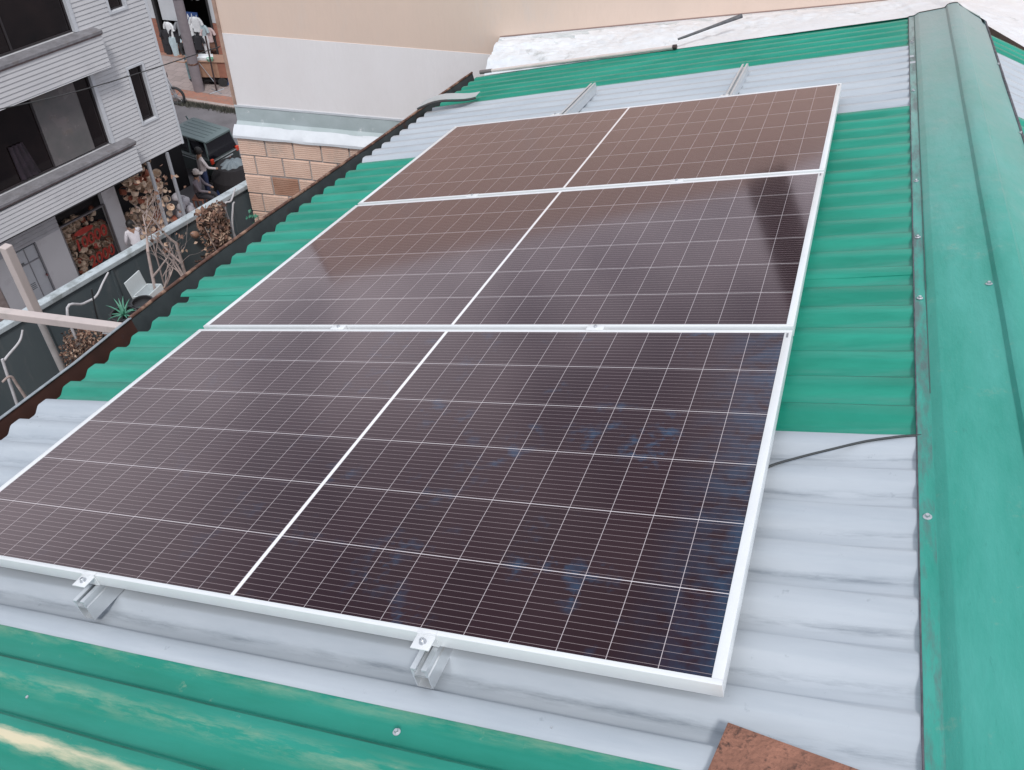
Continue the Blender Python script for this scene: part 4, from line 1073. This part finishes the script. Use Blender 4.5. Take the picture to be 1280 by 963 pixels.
# ---- SUV
def suv(loc, az):
    """local +x = forwards, y across"""
    t = thing('suv', 'dark green off road car with silver roof parked beside the pavement', 'car', loc, rotz(az) @ Matrix.Scale(.86, 3))
    body = mat('suv_paint', (.018, .028, .026), .3, 0, coat=.5); roofm = mat('suv_roof', (.17, .22, .22), .35, .2, c2=(.12, .16, .165), vs_=3, stretch=(1, 6, 1))
    glass = mat('suv_glass', (.006, .006, .010), .08); rub = M['rubber']; chrome = mat('suv_chrome', (.5, .52, .54), .3, .6)
    hw = .72; n = 20
    def sec(x, w2, z0, z1, r=.08):
        p = []
        for (cx, cz, a0) in ((w2 - r, z1 - r, 0), (-w2 + r, z1 - r, 90), (-w2 + r, z0 + r, 180), (w2 - r, z0 + r, 270)):
            for k in range(5): a = R_(a0 + 22.5 * k); p.append(Vector((x, cx + r * math.cos(a), cz + r * math.sin(a))))
        return p
    mb = MB(); mb.loft([sec(-1.72, hw - .06, .42, .90, .06), sec(-1.68, hw - .01, .36, .98), sec(-1.3, hw, .34, 1.02), sec(.55, hw, .34, 1.02), sec(.9, hw - .01, .34, .98), sec(1.55, hw - .03, .36, .90), sec(1.72, hw - .08, .42, .82, .06)])
    b_ = mb.build('body', body, t, smooth=50)
    mb = MB(); mb.loft([sec(-1.66, hw - .03, .95, 1.02, .03), sec(-1.60, hw - .06, .95, 1.20, .05), sec(-1.50, hw - .11, .95, 1.62, .08), sec(.25, hw - .11, .95, 1.62, .08), sec(.72, hw - .05, .95, 1.04, .03)])
    cabn = mb.build('cabin', glass, t, smooth=50)
    mb = MB(); mb.loft([sec(-1.56, hw - .12, 1.595, 1.655, .028), sec(-1.50, hw - .08, 1.60, 1.672, .03), sec(.20, hw - .08, 1.60, 1.672, .03), sec(.30, hw - .13, 1.59, 1.64, .022)])
    rf = mb.build('roof', roofm, t, smooth=40)
    mb = MB()
    for k in range(5): mb.rbox(-1.3, -.44 + k * .2, 1.673, .1, -.40 + k * .2, 1.683, .004)
    mb.build('roof_rib', roofm, rf)
    mb = MB()
    for s_ in (-1, 1):
        for (xa, xb) in ((-1.60, -1.49), (-.72, -.70), (.28, .62)):
            MB().tube([(xa, s_ * (hw - .045), 1.0), (xb, s_ * (hw - .105), 1.62)], .03, 6).build('window_pillar', roofm, t)
    for s_ in (-1, 1):
        MB().rbox(-1.735, s_ * (hw - .09) - .065, .86, -1.66, s_ * (hw - .09) + .065, 1.04, .015).build('tail_light', mat('tail_red', (.62, .06, .03), .3), t)
        for x in (-1.08, 1.08):
            w_ = MB(); ya, yb = sorted((s_ * (hw - .17), s_ * (hw + .01)))
            w_.tube([(x, ya, .34), (x, yb, .34)], .34, 24); wh = w_.build('wheel', rub, t, smooth=40)
            w_ = MB(); w_.tube([(x, s_ * (hw + .005), .34), (x, s_ * (hw + .02), .34)], .19, 16); w_.build('rim', chrome, wh, smooth=40)
        MB().rbox(.45, s_ * (hw + .10) - .06, 1.0, .55, s_ * (hw + .10) + .06, 1.14, .02).build('mirror', body, t)
        MB().box(-1.5, min(s_ * (hw + .001), s_ * (hw + .012)), .88, .8, max(s_ * (hw + .001), s_ * (hw + .012)), .90).build('side_trim', chrome, b_)
    MB().rbox(-1.80, -hw + .05, .40, -1.70, hw - .05, .56, .02).build('rear_bumper', mat('bumper_grey', (.09, .09, .10), .5), t)
    pl_ = MB().rbox(-1.745, -.22, .64, -1.722, .22, .82, .004).build('licence_plate', mat('plate_orange', (.55, .26, .18), .5), t)
    MB().rbox(-1.76, -.34, .83, -1.722, .34, .87, .01).build('plate_trim', chrome, t)
    MB().box(-1.735, -.62, .93, -1.70, .62, .945).build('tailgate_line', chrome, t)
    return t
suv((-15.98, 18.60, ZG), R_(172))
# tarpaulin covered heap near the wall
t = thing('covered_load', 'heap covered with grey and blue tarpaulin behind the dark car', 'covered heap', (-13.85, 17.85, ZG), rotz(R_(80)))
def heap(u, v, sc2=1.0):
    a = u * 2 * math.pi; r = v
    x = .75 * r * math.cos(a) * sc2; y = .62 * r * math.sin(a) * sc2
    z = 1.02 * (1 - r ** 3.2) + .03 * math.sin(a * 9) * r * 2 + .04 * nse(x * 4, y * 4, 1)
    return Vector((x, y, max(0.0, z * (.96 if sc2 < 1 else 1))))
mb = MB(); mb.grid(lambda u, v: heap(u, v * .93), 64, 14); mb.build('grey_tarpaulin', mat('tarp_grey', (.15, .18, .20), .6, var=.2, vs_=5, bump=.4, bs=8), t, smooth=70)
mb = MB(); mb.grid(lambda u, v: heap(u, .90 + v * .14, 1.02) , 64, 4); mb.build('blue_sheet', mat('tarp_blue', (.025, .045, .14), .6, var=.2), t, smooth=70)
MB().lathe([(.72, 0), (.70, .55), (.5, .9), (0, .93)], 20).build('load', dk, t)
# ------------------------------------------------------------------ PEOPLE
skin = mat('skin', (.30, .165, .11), .6); hairm = mat('hair_black', (.012, .010, .010), .6)
def person(label, loc, az, J, E_, parts, mats_, root='pelvis', s=1.0):
    """J name->(pos, radius); E_ edges; parts name->material index"""
    names = list(J); me = bpy.data.meshes.new('body')
    me.from_pydata([J[n][0] for n in names], [(names.index(a), names.index(b2)) for a, b2 in E_], [])
    o = bpy.data.objects.new('body', me); COL.objects.link(o)
    sk = o.modifiers.new('s', 'SKIN'); sk.use_smooth_shade = True
    for i, n in enumerate(names):
        r = J[n][1]; me.skin_vertices[0].data[i].radius = (r, r) if not isinstance(r, tuple) else r
        me.skin_vertices[0].data[i].use_root = (n == root)
    sb = o.modifiers.new('d', 'SUBSURF'); sb.levels = 2; sb.render_levels = 2
    bpy.context.view_layer.update()
    m2 = bpy.data.meshes.new_from_object(o.evaluated_get(bpy.context.evaluated_depsgraph_get()))
    bpy.data.objects.remove(o, do_unlink=True)
    m2.materials.clear()
    for m_ in mats_: m2.materials.append(m_)
    segs = [(Vector(J[a][0]), Vector(J[b2][0]), parts.get(a + '-' + b2, parts.get(b2, 0))) for a, b2 in E_]
    for p in m2.polygons:
        best = 1e9; mi = 0
        for a, b2, k in segs:
            d = b2 - a; tt = max(0, min(1, (p.center - a).dot(d) / max(1e-9, d.length_squared)))
            q = (p.center - (a + d * tt)).length
            if q < best: best = q; mi = k
        p.material_index = mi; p.use_smooth = True
    t = thing('person', label, 'person', loc, rotz(az) @ Matrix.Scale(s, 3))
    ob = bpy.data.objects.new('body', m2); COL.objects.link(ob); ob.parent = t
    return t
STAND = dict(pelvis=((0, 0, .95), .13), waist=((0, 0, 1.10), .125), chest=((.01, 0, 1.30), .145), neck=((.0, 0, 1.47), .06), head=((.02, 0, 1.60), .095), crown=((.02, 0, 1.70), .075),
             shl=((0, .17, 1.40), .065), ell=((.04, .24, 1.14), .045), wrl=((.18, .22, .96), .032), hal=((.24, .21, .93), .035),
             shr=((0, -.17, 1.40), .065), elr=((.10, -.25, 1.16), .045), wrr=((.30, -.30, 1.10), .032), har=((.37, -.31, 1.09), .035),
             hil=((0, .09, .90), .09), knl=((.03, .10, .50), .06), anl=((0, .10, .09), .045), tol=((.14, .11, .04), .035),
             hir=((0, -.09, .90), .09), knr=((.0, -.10, .50), .06), anr=((-.03, -.10, .09), .045), tor=((.11, -.11, .04), .035))
EDG = [('pelvis', 'waist'), ('waist', 'chest'), ('chest', 'neck'), ('neck', 'head'), ('head', 'crown'), ('chest', 'shl'), ('shl', 'ell'), ('ell', 'wrl'), ('wrl', 'hal'), ('chest', 'shr'), ('shr', 'elr'), ('elr', 'wrr'), ('wrr', 'har'),
       ('pelvis', 'hil'), ('hil', 'knl'), ('knl', 'anl'), ('anl', 'tol'), ('pelvis', 'hir'), ('hir', 'knr'), ('knr', 'anr'), ('anr', 'tor')]
PT = dict(pelvis=2, waist=1, chest=1, neck=0, head=0, crown=0, shl=1, ell=1, wrl=1, hal=0, shr=1, elr=1, wrr=1, har=0, hil=2, knl=2, anl=2, tol=3, hir=2, knr=2, anr=2, tor=3)
def cloth(n, c): return mat(n, c, .9, var=.12, vs_=9)
def head_bits(t, hx, hy, hz, hair=True, cap=None, long=False, s=1.0):
    if hair:
        mb = MB(); T = Matrix.Translation((hx - .012, hy, hz + .012))
        mb.lathe([(0, .125), (.06, .112), (.098, .07), (.112, .02), (.108, -.03), (.09, -.07 if not long else -.22), (.06, -.10 if not long else -.26)], 16, T @ Matrix.Rotation(R_(-14), 4, 'Y'))
        mb.build('hair', hairm, t, smooth=60)
    if cap:
        mb = MB(); T = Matrix.Translation((hx, hy, hz + .03))
        mb.lathe([(0, .115), (.06, .108), (.105, .06), (.116, .0), (.112, -.01)], 16, T); mb.rbox(.06, -.08, -.012, .20, .08, .002, .005, T)
        mb.build('cap', cap, t, smooth=40)
    f = MB()
    for s_ in (-1, 1): f.lathe([(0, -.012), (.012, 0), (0, .012)], 8, Matrix.Translation((hx + .093, hy + s_ * .032, hz)))
    f.build('eyes', M['rubber'], t, smooth=60)
    f = MB(); f.lathe([(0, .02), (.014, -.012), (0, -.02)], 8, Matrix.Translation((hx + .100, hy, hz - .025))); f.build('nose', skin, t, smooth=60)
shoe = cloth('shoe_dark', (.03, .03, .035))
# man in pale hoodie reaching to the car
Jm = dict(STAND)
t = person('standing person in pale hoodie and blue jeans beside the dark car', (-14.30, 17.02, ZG + .0), R_(60), Jm, EDG, PT, [skin, cloth('hoodie_pale', (.52, .47, .47)), cloth('jeans_blue', (.03, .045, .11)), shoe])
head_bits(t, .02, 0, 1.62)
# seated man with cap
SIT = dict(STAND)
def sit(J, k=.45):
    D = dict(J); dz = .95 - (k + .10)
    for n in ('pelvis', 'waist', 'chest', 'neck', 'head', 'crown', 'shl', 'ell', 'wrl', 'hal', 'shr', 'elr', 'wrr', 'har'):
        (x, y, z), r = J[n]; D[n] = ((x + (z - .95) * .12, y, z - dz), r)
    for s_, a in ((1, 'l'), (-1, 'r')):
        D['hi' + a] = ((.06, .09 * s_, k + .08), .09); D['kn' + a] = ((.46, .13 * s_, k + .06), .065); D['an' + a] = ((.48, .13 * s_, .09), .045); D['to' + a] = ((.62, .14 * s_, .04), .035)
        D['el' + a] = ((.16, .24 * s_, J['el' + a][0][2] - dz + .02), .045); D['wr' + a] = ((.38, .16 * s_, k + .26), .032); D['ha' + a] = ((.44, .14 * s_, k + .22), .035)
    return D
t = person('seated person in flat cap and grey jacket with arms forward', (-14.02, 16.30, ZG + .12), R_(20), sit(STAND), EDG, PT, [skin, cloth('jacket_grey', (.16, .135, .155)), cloth('trousers_dark', (.03, .028, .035)), shoe])
head_bits(t, .09, 0, 1.20, hair=True, cap=cloth('cap_beige', (.42, .37, .35)))
def stool(loc, az, label):
    t = thing('stool', label, 'stool', loc, rotz(az))
    MB().rbox(-.17, -.17, .40, .17, .17, .44, .01).build('seat', wd2, t)
    for x in (-.14, .14):
        for y in (-.14, .14): MB().box(x - .015, y - .015, 0, x + .015, y + .015, .399).build('leg', wd2, t)
stool((-14.02, 16.30, ZG + .12), R_(20), 'low wooden stool under the seated person in the flat cap')
# woman with black hair in white blouse at the shop window
Jw = dict(STAND)
t = person('person with long black hair and white blouse beside the shop pillar', (-13.45, 13.05, ZG + .12), R_(150), Jw, EDG, PT, [skin, cloth('blouse_white', (.62, .60, .64)), cloth('skirt_dark', (.06, .05, .06)), shoe], s=.92)
head_bits(t, .02, 0, 1.62, long=True)
# person in jeans behind the utility pole
t = person('person in black top and pale jeans behind the utility pole', (-20.05, 23.95, ZG + .12), R_(-20), dict(STAND), EDG, PT, [skin, cloth('top_black', (.02, .02, .022)), cloth('jeans_pale', (.20, .30, .33)), shoe])
head_bits(t, .02, 0, 1.62)
# ------------------------------------------------------------------ YARD CLUTTER on the terrace
FZ = -3.4
barkp = mat('dead_branch_pale', (.36, .29, .27), .9, var=.25, vs_=20)
barkw = mat('dead_branch_white', (.46, .45, .47), .9, var=.15, vs_=20)
dryb = [mat('dry_leaf_brown', (.19, .105, .075), .9, var=.3, vs_=8), mat('dry_leaf_tan', (.40, .28, .21), .9, var=.25, vs_=8), mat('dry_leaf_dark', (.07, .04, .032), .9, var=.3, vs_=8)]
agm = mat('agave_green', (.05, .20, .13), .5, c2=(.09, .27, .19), vs_=6)
potm = mat('pot_black', (.018, .018, .02), .45)
def branch(mb, p, d, r, L_, depth, rnd, tips, curl=.35):
    pts = [Vector(p)]; d = Vector(d).normalized(); rs = [r]
    n = 5
    for k in range(n):
        d = (d + Vector((rnd.uniform(-1, 1), rnd.uniform(-1, 1), rnd.uniform(-.4, .8))) * curl * .5).normalized()
        pts.append(pts[-1] + d * L_ / n); rs.append(r * (1 - .12 * (k + 1)))
    mb.tube(pts, rs, 6)
    if depth == 0: tips.append((pts[-1], d)); return
    for k in range(rnd.choice((2, 3))):
        j = rnd.choice((2, 3, 4, 5))
        dd = (d + Vector((rnd.uniform(-1, 1), rnd.uniform(-1, 1), rnd.uniform(-.2, .7))) * .9).normalized()
        branch(mb, pts[j], dd, rs[j] * .62, L_ * .68, depth - 1, rnd, tips, curl)
def leaf(mb, c, s_, rnd):
    a = Vector((rnd.uniform(-1, 1), rnd.uniform(-1, 1), rnd.uniform(-1, 1))).normalized(); b_ = a.orthogonal().normalized(); c_ = a.cross(b_)
    w_ = s_ * rnd.uniform(.25, .45)
    mb.add([c - a * s_ * .5, c + b_ * w_ + c_ * w_ * .5, c + a * s_ * .5, c - b_ * w_ + c_ * w_ * .6], [(0, 1, 2), (0, 2, 3)])
def dead_tree(loc, label, seed, h, spread=(0, 0), nleaf=40, bark=barkp, leafm=(1, 0), ls=.07, r=.022, name='dead_tree', bend=(0, 0)):
    rnd = random.Random(seed)
    t = thing(name, label, 'tree', loc)
    mb = MB(); tips = []
    pts = [Vector((bend[0] * (k / 5) ** 2 + .02 * nse(k, seed), bend[1] * (k / 5) ** 2 + .02 * nse(k, seed, 4), h * k / 5)) for k in range(6)]
    mb.tube(pts, [r * (1 - .08 * k) for k in range(6)], 8)
    for k in range(4):
        a = rnd.uniform(0, 6.3)
        branch(mb, pts[3 + k % 3], (math.cos(a) * .7 + spread[0], math.sin(a) * .7 + spread[1], rnd.uniform(.4, 1.2)), r * .6, h * .30, 2, rnd, tips)
    mb.build('trunk', bark, t, smooth=60)
    mb = MB()
    for k in range(nleaf):
        p, d = tips[k % len(tips)]
        mb.cm = k % len(leafm)
        for q in range(1 + k % 2): leaf(mb, p + Vector((rnd.gauss(0, .05), rnd.gauss(0, .05), rnd.gauss(0, .05))), ls * rnd.uniform(.7, 1.3), rnd)
    mb.build('dry_leaves', [dryb[i] for i in leafm], t)
    return t
dead_tree((-3.10, 3.86, FZ), 'tall dead tree with few tan leaves reaching above the parapet coping', 4, 1.18, (0, .25), 16, name='dead_tree', ls=.042, bend=(-.05, .15))
dead_tree((-3.05, 4.27, FZ), 'bare forked dead tree in front of the parapet, wrapped brown at its middle', 9, 1.15, (0, -.1), 8, name='dead_tree', ls=.05)
# crumpled brown climbing plant
def shrub(loc, label, seed, H_, W_, n, leafm, ls, z0=.0, name='dried_shrub', cat='plant', wy=None):
    rnd = random.Random(seed); t = thing(name, label, cat, loc)
    mb = MB()
    for k in range(14):
        a = rnd.uniform(0, 6.3); q = rnd.uniform(.2, 1)
        top = Vector((math.cos(a) * W_ * .8 * q, math.sin(a) * (wy or W_) * .8 * q, H_ * rnd.uniform(.6, 1)))
        m_ = top * .5 + Vector((rnd.uniform(-.06, .06), rnd.uniform(-.06, .06), 0)); m_.x *= .5; m_.y *= .5
        mb.tube([Vector((rnd.uniform(-.03, .03), rnd.uniform(-.03, .03), 0)), m_, top], [.009, .007, .004], 5)
    mb.build('stems', barkp, t, smooth=60)
    mb = MB()
    for k in range(n):
        mb.cm = rnd.choices(range(len(leafm)), [3, 2, 2][:len(leafm)])[0]
        a = rnd.uniform(0, 6.3); q = math.sqrt(rnd.random()) * (0.75 + .25 * math.sin(a * 3 + seed)); z = z0 + (H_ - z0) * rnd.random()
        leaf(mb, Vector((math.cos(a) * W_ * q, math.sin(a) * (wy or W_) * q, z)), ls * rnd.uniform(.5, 1.4), rnd)
    mb.build('dry_leaves', [dryb[i] for i in leafm], t)
    return t
shrub((-3.02, 4.80, FZ), 'crumpled dark brown dried shrub near the parapet end', 3, 1.23, .17, 1500, (0, 2, 1), .050, .55)
shrub((-3.02, 4.55, FZ), 'low dark dead shrub left of the crumpled brown one', 8, .80, .13, 420, (2, 2, 0), .05, .3)
shrub((-3.12, 2.98, FZ), 'broad dry tan and brown bush behind the pale beam', 12, .98, .17, 2200, (0, 2, 1), .026, .5, wy=.26)
shrub((-2.95, 3.98, FZ), 'small dry tan shrub at the foot of the tall dead tree', 15, .86, .10, 420, (1, 0, 2), .03, .5)
# bare pale branches leaning on the wall
def bare(loc, pts, label, m_=barkw, r=.013):
    t = thing('bare_branch', label, 'branch', loc)
    mb = MB(); P = smoothp(pts); mb.tube(P, [r * (1 - .4 * i / len(P)) for i in range(len(P))], 7); mb.build('branch_wood', m_, t, smooth=60)
bare((-3.0, 5.06, FZ), [(.06, -.02, 0), (0, 0, .5), (-.02, -.07, 1.13), (0, .02, 1.18), (0, .12, 1.27)], 'pale bent bare branch near the block wall')
bare((-3.0, 5.02, FZ), [(.04, .0, 0), (0, -.02, .8), (0, .06, 1.10), (0, .10, 1.14)], 'shorter pale bare branch beside the bent one')
bare((-3.2, 2.60, FZ), [(.03, -.4, .2), (0, -.25, 1.10), (0, -.22, 1.17), (0, -.05, 1.22), (0, .02, 1.29)], 'crooked whitish bare branch at the left edge')
bare((-3.2, 3.20, FZ), [(.03, -.2, .3), (0, -.16, 1.15), (0, .02, 1.13), (0, .16, 1.11), (0, .28, 1.18), (0, .37, 1.23)], 'long whitish bare branch lying across the dark stake')
bare((-3.15, 2.25, FZ), [(.03, .15, .2), (0, .10, .9), (0, .08, 1.05), (0, .0, 1.06)], 'hooked grey branch against the parapet at lower left', barkp, .014)
bare((-3.1, 3.22, FZ), [(0, 0, 0), (0, -.01, .9), (.0, .05, 1.28)], 'thin dark upright stake against the parapet', potm, .010)
# gourds
for k, (y, z, lb) in enumerate(((4.76, -2.50, 'lower dried tan gourd hanging before the parapet'), (4.87, -2.47, 'upper dried tan gourd hanging before the parapet'))):
    t = thing('dried_gourd', lb, 'gourd', (-3.28, y, z), Matrix.Rotation(R_(50 - 25 * k), 3, 'X'))
    MB().lathe([(0, -.055), (.025, -.05), (.038, -.02), (.034, .015), (.018, .045), (0, .055)], 12).build('gourd', mat('gourd_tan', (.36, .21, .15), .6, var=.15, vs_=20), t, smooth=60)
    MB().tube([(0, 0, .05), (.03, 0, .09), (.06, .01, .10)], .004, 5).build('stalk', barkp, t)
# plant table with pots, box
t = thing('plant_table', 'small dark table under the black pots and white box', 'table', (-3.02, 3.62, FZ), rotz(AZH))
MB().rbox(-.36, -.16, .74, .36, .16, .77, .004).build('table_top', wd2, t)
for x in (-.33, .33):
    for y in (-.13, .13): MB().box(x - .02, y - .02, 0, x + .02, y + .02, .739).build('leg', wd2, t)
def pot(loc, lab, r=.10, h=.17):
    t = thing('plant_pot', lab, 'pot', loc)
    MB().lathe([(0, 0), (r * .72, 0), (r * .96, h - .02), (r * 1.08, h - .02), (r * 1.1, h), (r * .95, h), (r * .9, h - .03), (0, h - .035)], 20).build('pot', potm, t, smooth=40)
    return t
pot((-3.02, 3.42, -2.63), 'black plant pot on the table holding the spiky green agave', .105)
pot((-2.98, 3.62, -2.63), 'black plant pot on the table right of the agave', .09)
t = thing('agave_plant', 'spiky green agave growing in the black pot', 'plant', (-3.02, 3.42, -2.49), Matrix.Scale(.7, 3))
ra = random.Random(2); mb = MB()
for k in range(15):
    a = k * 2.4; L_ = ra.uniform(.16, .30); el = ra.uniform(.5, 1.35) if k > 2 else 1.4
    dx, dy, dz = math.cos(a) * math.cos(el), math.sin(a) * math.cos(el), math.sin(el)
    side = Vector((-math.sin(a), math.cos(a), 0)); v_ = []
    for q in range(5):
        u = q / 4; c_ = Vector((dx, dy, dz)) * L_ * u + Vector((math.cos(a), math.sin(a), -1.1)) * .09 * u * u; w_ = .018 * (1 - u) ** .7
        v_ += [c_ - side * w_, c_ + Vector((0, 0, -.006 * (1 - u))), c_ + side * w_]
    f_ = []
    for q in range(4):
        i = q * 3; f_ += [(i, i + 1, i + 4, i + 3), (i + 1, i + 2, i + 5, i + 4)]
    mb.add(v_, f_)
mb.build('leaves', agm, t)
# green low plant at the left of the pots and one at the block wall
def greens(loc, lab, seed, n=60, s_=.06, W_=.12, H_=.2):
    rnd = random.Random(seed); t = thing('green_plant', lab, 'plant', loc)
    mb = MB(); mb2 = MB()
    for k in range(n):
        a = rnd.uniform(0, 6.3); q = rnd.random(); p = Vector((math.cos(a) * W_ * q, math.sin(a) * W_ * q, H_ * rnd.uniform(.3, 1))); leaf(mb, p, s_, rnd)
        if k % 6 == 0: mb2.tube([Vector((0, 0, 0)), p * .6, p], .004, 5)
    mb2.build('stems', agm, t); mb.build('leaves', agm, t)
greens((-3.02, 3.28, FZ), 'small green leafy plant left of the black pots', 4, H_=.80)
greens((-2.95, 5.28, FZ), 'small turquoise green sprig at the foot of the block wall', 6, 40, .05, .06, .95)
# white box with lid, blue things inside
t = thing('foam_box', 'open white foam box tilted on the plant table', 'box', (-3.10, 3.84, -2.63), rotz(AZH + .25) @ Matrix.Rotation(R_(-12), 3, 'X') @ Matrix.Scale(.78, 3))
wm_ = mat('foam_white', (.55, .60, .62), .8, var=.08)
mb = MB(); mb.box(-.14, -.11, 0, .14, .11, .015); mb.box(-.14, -.11, .015, .14, -.095, .14); mb.box(-.14, .095, .015, .14, .11, .14); mb.box(-.14, -.095, .015, -.125, .095, .14); mb.box(.125, -.095, .015, .14, .095, .14); mb.build('box', wm_, t)
mb = MB(); mb.rbox(-.14, .115, .10, .14, .13, .33, .003); mb.build('lid', wm_, t)
MB().rbox(-.06, -.06, .016, .05, .0, .08, .01).build('blue_packet', mat('packet_blue', (.02, .05, .22), .5), t)
# dead twigs and dry leaves in front of the shop, hanging over the coping
dead_tree((-3.25, 4.15, FZ), 'spindly dead shoot with dry tan leaves seen against the shop goods', 25, 1.25, (0, .15), 22, name='dead_tree', ls=.045, r=.010, bend=(-.05, .1))
